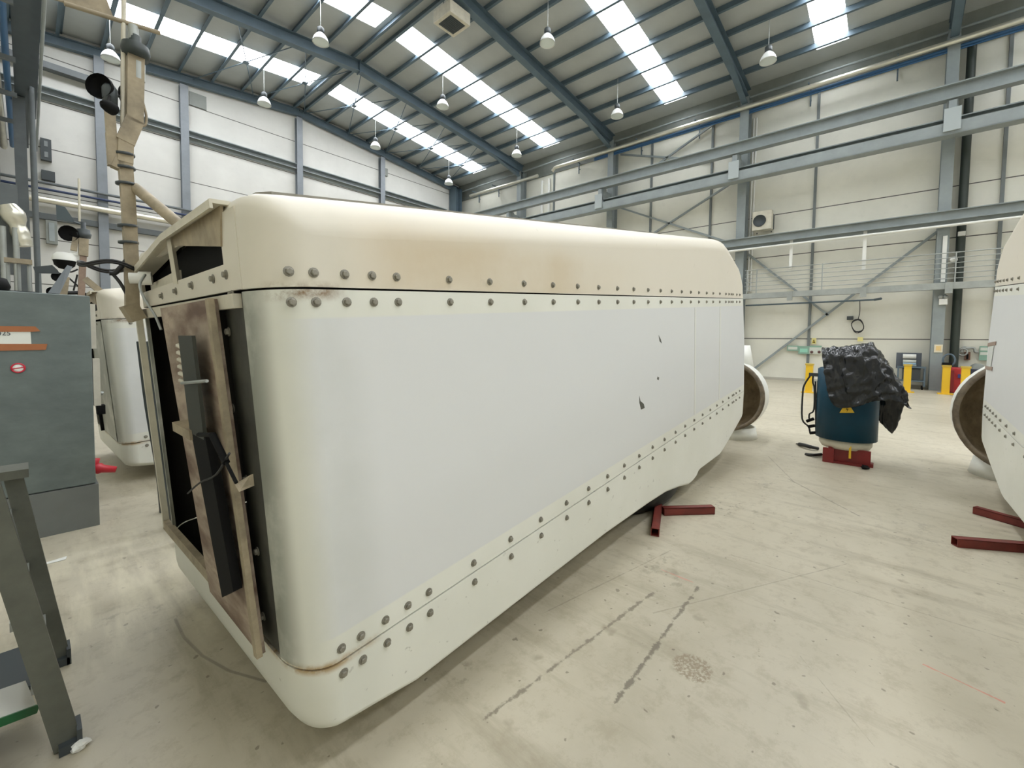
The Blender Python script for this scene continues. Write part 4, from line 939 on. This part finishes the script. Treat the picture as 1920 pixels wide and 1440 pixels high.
# hose reel pipe and socket
m = MB(); m.tube(bez([onX(1803, 660, 22.85), onX(1806, 652, 22.85), (onX(1815, 653, 22.85)), onX(1826, 653, 22.85), onX(1829, 660, 22.85), onX(1834, 660, 22.85)], 5), .045, 8)
m.tube([onX(1805, 654, 22.8) + Vector((0, math.cos(k * .5) * .13, math.sin(k * .5) * .13 - .12)) for k in range(14)], .03, 6)
m.build('wall_pipe', M_galv, **T('bent grey pipe on the right wall beside the dark downpipe', 'pipe'))
a, b = onX(1809, 660, 22.85), onX(1819, 675, 22.85)
t = thing('socket_box', 'brown socket box on the right wall below the bent grey pipe', 'box', (22.9, (a.y + b.y) / 2, b.z))
MB().box(22.85, 23, b.y, a.y, b.z, a.z).build('housing', mat('brown_box', (110, 76, 58), .5), t); MB().box(22.83, 22.85, b.y + .05, a.y - .05, b.z + .03, b.z + .22).build('opening', M_black, t)
# emergency light and white dome on the big column
a, b = onX(1761, 561, 22.2), onX(1776, 571, 22.2)
t = thing('emergency_light', 'white twin-spot emergency light on the big column below the walkway', 'lamp', (22.2, (a.y + b.y) / 2, b.z))
MB().box(22.15, 22.3, b.y, a.y, b.z, a.z).build('housing', M_white, t)
for py in (1763.5, 1773.5): MB().lathe(onX(py, 557, 22.2), (-1, 0, 0), [(0, 0), (0, .07), (.05, .07), (.06, 0)], 12).build('spot', M_galv, t)
MB().lathe(onX(1788, 487, 22.2), (-1, 0, 0), [(0, .11), (.05, .1), (.1, .05), (.11, 0)], 16).build('dome_lamp', M_white, **T('white dome lamp on the big column above the walkway', 'lamp'))
MB().box(22.5, 22.63, -1.85, -1.65, 5.75, 5.9).build('junction_box', M_white, dpipe)
# trolley with film rolls
t = thing('trolley', 'grey steel trolley with back panel against the right wall', 'trolley', (22.4, -.35, 0))
MX = 22.1
a = onX(1681, 661, 22.6); b = onX(1727, 692, 22.6)
MB().box(22.6, 22.66, b.y, a.y, b.z, a.z).build('back_panel', mat('slate_panel', (84, 90, 98), .5), t)
yl, yr = onX(1682, 700, MX).y, onX(1736, 700, MX).y
for z in (.30, .82): MB().box(MX, 22.65, yr, yl, z, z + .05).build('shelf', M_steel, t)
for x in (MX + .03, 22.62):
    for y in (yr + .03, yl - .03): MB().box(x - .025, x + .025, y - .025, y + .025, .12, .85).build('leg', M_steel, t)
for x in (MX + .05, 22.6):
    for y in (yr + .08, yl - .08): MB().lathe((x, y - .02, .065), (0, 1, 0), [(0, 0), (0, .065), (.04, .065), (.04, 0)], 14).build('caster', M_black, t)
MB().box(MX + .05, 22.6, yr + .15, yl - .15, .36, .78).build('dark_drawer', M_dark, t)
for k, (py, r, mt) in enumerate(((668, .09, M_white), (677, .065, M_pale), (682, .05, mat('pale_blue', (150, 178, 196), .45)), (691, .035, M_pale))):
    p0, p1 = onX(1693, py, 22.48), onX(1718, py, 22.48); p0.z = p1.z = max(.915, p0.z)
    m = MB(); m.lathe(p0, (p1 - p0), [(0, 0), (0, r), ((p1 - p0).length, r), ((p1 - p0).length, 0)], 20)
    m.build('film_roll', mt, **T(('white roll of film, topmost', 'pale roll of film, second from the top', 'pale blue roll of film, third from the top', 'pale roll of film, lowest')[k] + ' on the trolley by the right wall', 'roll', 'rolls on the trolley'))
# yellow bollards
def bollard(x, y, label, h=.95, first=[None]):
    if first[0] is None:
        t = thing('bollard', label, 'bollard', (x, y, 0), group='yellow bollards')
        MB().box(x - .2, x + .2, y - .2, y + .2, 0, .03).build('base_plate', M_yellow, t)
        MB().box(x - .1, x + .1, y - .1, y + .1, .03, h).build('post', M_yellow, t)
        MB().box(x - .12, x + .12, y - .12, y + .12, h, h + .06).build('cap', mat('bollard_cap', (198, 168, 70), .5), t)
        first[0] = t; return t
    c = copy_tree(first[0]); c.location = (x, y, 0); c['label'] = label; return c
q = onZ(1516, 736, 0); bollard(q.x, q.y, 'yellow steel bollard left of the covered drum')
bollard(20.6, -.43, 'yellow steel bollard right of the black sheet, before the trolley')
q = onZ(1772, 739, 0); bollard(q.x, q.y, 'yellow steel bollard before the red machine, at its left')
bollard(20.3, -1.86, 'yellow steel bollard before the red machine, next to the right-hand spinner')
# red machine and dark bin
t = thing('red_cabinet', 'red workshop machine cabinet behind the yellow bollards', 'machine', (21.9, -1.75, 0))
a = onX(1782, 689, 21.6); b = onX(1812, 735, 21.6)
MB().box(21.6, 22.3, b.y, a.y, 0, a.z).build('body', mat('machine_red', (176, 44, 48), .4, 0, .1, 4), t, bevel=.03)
MB().box(21.5, 21.6, a.y - .1, a.y + .12, 0.05, a.z - .1).build('side_door', mat('deep_red', (120, 26, 34), .45), t)
MB().box(21.57, 21.6, a.y - .34, a.y - .2, .55, .68).build('blue_label', mat('blue_label', (44, 56, 120), .5), t)
m = MB(); m.tube([Vector((22.0, a.y + .02 + .16 * math.cos(k * .3), a.z + .25 + .22 * math.sin(k * .3))) for k in range(22)], .03, 8); m.build('hose_loop', M_steel, t)
MB().box(21.7, 22.1, a.y - .05, a.y + .2, a.z, a.z + .16).build('black_top', M_black, t)
a = onX(1816, 692, 21.9); MB().box(21.9, 22.5, a.y - .5, a.y, 0, a.z).build('dark_bin', mat('navy_bin', (42, 50, 70), .5), **T('dark navy bin right of the red machine cabinet', 'bin'))
m = MB(); m.lathe((22.2, a.y - .25, a.z), (0, 0, 1), [(0, .2), (.12, .18), (.2, .08), (.2, 0)], 12); m.build('grey_bag', M_clad, **T('grey bundle lying on the dark navy bin', 'bundle'))
# ------------------------------------------------------------------ left foreground: cabinet and ladder
cabinet = None
M_cab = mat('mottled_grey_paint', (110, 120, 118), 0.42, 0, 0.14, 6, dark=(94, 103, 102), stretch=(.9, 1, 1.5))
t = thing('steel_cabinet', 'large grey steel cabinet at the left edge with taped label and round sticker', 'cabinet', (-.4, 5.6, 0)); cabinet = t
MB().box(-1.4, .36, 5.2, 5.9, .37, 1.985).build('body', M_cab, t, bevel=.008)
MB().box(-1.4, .375, 5.19, 5.9, 0.0, .365).build('plinth', mat('plinth_grey', (112, 116, 114), .45, 0, .08, 3), t)
YC = 5.197
def cpoly(nm, pts, mt, y=YC, d=.004, par=None): return MB().prism([onY(px, py, y) for px, py in pts], (0, d, 0)).build(nm, mt, par or t)
M_cu = mat('copper_tape', (172, 112, 76), 0.25, 0.3)
cpoly('tape_strip', [(-14, 611), (66, 612), (76, 621), (60, 622), (-14, 622)], M_cu, YC - .004)
pl = cpoly('paper_label', [(-14, 620), (57, 620), (59, 646), (-14, 646)], mat('label_paper', (226, 228, 220), .5))
cpoly('tape_strip', [(-14, 645), (89, 645), (86, 656), (-14, 658)], M_cu, YC - .004)
q = onY(-3, 628.5, YC - .002); cu = bpy.data.curves.new('label_text', 'FONT'); cu.body = 'E-425'; cu.size = .046; cu.extrude = .0005
ft = bpy.data.objects.new('label_text', cu); COL.objects.link(ft)
dg = bpy.context.evaluated_depsgraph_get(); tme = bpy.data.meshes.new_from_object(ft.evaluated_get(dg)); bpy.data.objects.remove(ft)
to = bpy.data.objects.new('label_text', tme); COL.objects.link(to); tme.materials.append(M_dark); to.parent = pl
to.matrix_basis = world_of(pl).inverted() @ Matrix.Translation((-.185, YC - .003, q.z)) @ Matrix.Rotation(PI / 2, 4, 'X')
c = onY(34, 690, YC)
m = MB(); m.lathe(c, (0, -1, 0), [(0, 0), (.003, 0), (.003, .034), (0, .034)], 28); st = m.build('round_sticker', M_white, t)
m = MB(); m.lathe(c, (0, -1, 0), [(.003, .029), (.005, .029), (.005, .039), (0, .039)], 28, closed=True); m.bar(c + Vector((-.03, -.005, -.006)), c + Vector((.03, -.005, .006)), .002, .007); m.build('red_ring', mat('sticker_red', (196, 40, 62), .45), st)
# cream door edges behind the cabinet
m = MB(); m.box(.40, .45, 6.0, 6.1, 1.52, 1.96); m.build('door_edge', M_cream, t)
m = MB(); m.box(.42, .47, 6.0, 6.1, .95, 1.42); m.build('door_edge', M_cream, t)
m = MB(); m.box(.44, .50, 6.0, 6.1, .86, .95); m.build('door_stop', M_black, t)
m = MB(); a = onY(178, 735, 6.2); m.tube([a + Vector((-.05, 0, .05)), a, a + Vector((.06, 0, -.02))], .02, 8); m.build('door_handle', M_galv, t)
MB().box(.30, .40, 5.9, 6.1, .4, 1.97).build('rear_frame', M_steel, t)
# things on the cabinet
m = MB(); m.lathe((-.36, 5.48, 1.986), (0, 0, 1), [(0, 0), (0, .27), (.05, .29), (.11, .27), (.12, 0)], 28); m.lathe((-.18, 5.48, 2.106), (0, 0, 1), [(0, .0), (0, .045), (.05, .05), (.09, .03), (.09, 0)], 16)
m.build('black_hub', M_black, **T('low round black hub part lying on the grey cabinet', 'machine part'))
m = MB(); a = onY(97, 545, 5.5); m.prism([onY(90, 549, 5.5), onY(112, 551, 5.55), onY(136, 500, 5.7), onY(126, 497, 5.7)], (0, .02, 0))
m.build('vane_plate', M_grey, **T('grey metal plate leaning upright on the grey cabinet', 'plate'))
m = MB(); m.prism([onY(62, 500, 5.55), onY(98, 497, 5.55), onY(108, 506, 5.55), onY(112, 513, 5.55), onY(66, 512, 5.55)], (0, .02, 0)); m.bar(onY(70, 512, 5.56), onY(70, 553, 5.56), .02, .02)
m.build('dark_fin', M_dark, **T('dark flat fin standing behind the leaning plate on the cabinet', 'fin'))
t2 = thing('glass_meter', 'small open metal frame instrument standing on the grey cabinet', 'instrument', (-.02, 5.84, 1.986))
for x in (-.09, -.03, .03): MB().tube([(x, 5.84, 2.02), (x, 5.84, 2.28)], .012, 8).build('frame_rod', M_galv, t2)
MB().box(-.12, .06, 5.80, 5.89, 1.986, 2.03).build('base', M_dark, t2); MB().box(-.11, .05, 5.80, 5.88, 2.27, 2.31).build('head', M_tan, t2)
# ladder
t = thing('step_ladder', 'grey steel step ladder at the lower left edge', 'ladder', (-.1, 2.8, 0))
M_lad = mat('ladder_grey', (104, 106, 96), 0.5, 0.15, 0.15, 8)
for y, top in ((2.45, (-.115, 1.12)), (3.12, (-.06, 1.0))):
    m = MB(); m.bar((.065 if y < 3 else .075, y, .012), (top[0], y, top[1]), .035, .06 if y > 3 else .075, (1, 0, 0)); m.build('rail', M_lad, t)
    m = MB(); m.bar((.04, y, .02), (.10, y, .02), .1, .035); m.box(.09, .105, y - .05, y + .05, .0, .08); m.build('foot_bracket', M_dark, t)
for z in (.27, .545, .82):
    x = .065 - .165 * z
    m = MB(); m.bar((x - .02, 2.48, z), (x - .02, 3.09, z), .05, .035); m.build('rung', M_galv, t)
m = MB(); m.box(-.25, -.01, 3.06, 3.22, .98, 1.02); m.build('top_plate', M_lad, t)
m = MB(); m.box(-.7, -.04, 2.55, 3.3, .012, .03); m.build('floor_mat', M_dark, **T('dark flat mat on the floor under the step ladder', 'mat')) if False else None
MB().box(-.75, .0, 2.98, 3.4, .001, .02).build('dark_mat', M_dark, **T('dark grey mat on the floor behind the ladder', 'mat'))
w = MB(); w.prism([onY(-40, 1312, 2.62), onY(48, 1281, 2.75), onY(68, 1327, 2.62), onY(-40, 1368, 2.45)], (0, 0, .012)); tr = w.build('white_board', M_white, **T('white board with green edge beside the ladder at lower left', 'board'))
w = MB(); w.bar(onY(-40, 1370, 2.44), onY(69, 1329, 2.61), .012, .03); w.build('green_edge', mat('bottle_green', (34, 112, 66), .4), tr)
MB().box(-.62, -.12, 2.2, 2.75, 0, .18).build('dark_crate', mat('dark_crate', (58, 62, 62), .6), **T('dark grey crate standing under the white board', 'crate'))
# litter
def rag(c, r, mt, name, label, cat):
    m = MB(); bmv = []
    bm = bmesh.new(); bmesh.ops.create_icosphere(bm, subdivisions=2, radius=r)
    for v in bm.verts: v.co *= random.uniform(.6, 1.25); v.co.z = max(-r * .55, v.co.z * .6)
    zmin = min(v.co.z for v in bm.verts)
    bm.verts.index_update()
    m.add([Vector((c[0] + v.co.x, c[1] + v.co.y, v.co.z - zmin + .001)) for v in bm.verts], [[v.index for v in f.verts] for f in bm.faces]); bm.free()
    return m.build(name, mt, **T(label, cat))
rag(onZ(150, 1404), .03, M_white, 'paper_scrap', 'crumpled white paper wad beside the near ladder foot', 'paper')
q = onZ(100, 1053); MB().prism([q + Vector((-.07, .0, .002)), q + Vector((.07, .03, .002)), q + Vector((.06, -.03, .002)), q + Vector((-.06, -.03, .002))], (0, 0, .003)).build('paper_scrap', M_white, **T('flat white paper scrap on the floor before the grey cabinet', 'paper'))
q = onY(186, 878, 6.0)
m = MB(); m.lathe(q + Vector((-.07, 0, .02)), (1, -.3, -.25), [(0, 0), (0, .045), (.08, .055), (.10, .04), (.2, .03), (.2, 0)], 14); m.lathe(q + Vector((-.04, 0, .05)), (0, 0, 1), [(0, .04), (.05, .05), (.06, .0)], 12); m.box(q.x - .2, q.x - .05, 5.9, 6.02, q.z, q.z + .05)
m.build('red_valve', mat('valve_red', (186, 34, 48), .4), cabinet)
q = onZ(1621, 880); rag((q.x, q.y, 0), .05, M_black, 'black_scrap', 'small black scrap on the floor just before the red base', 'scrap')
for px, py in ((895, 1213), (1060, 1322)):
    pass
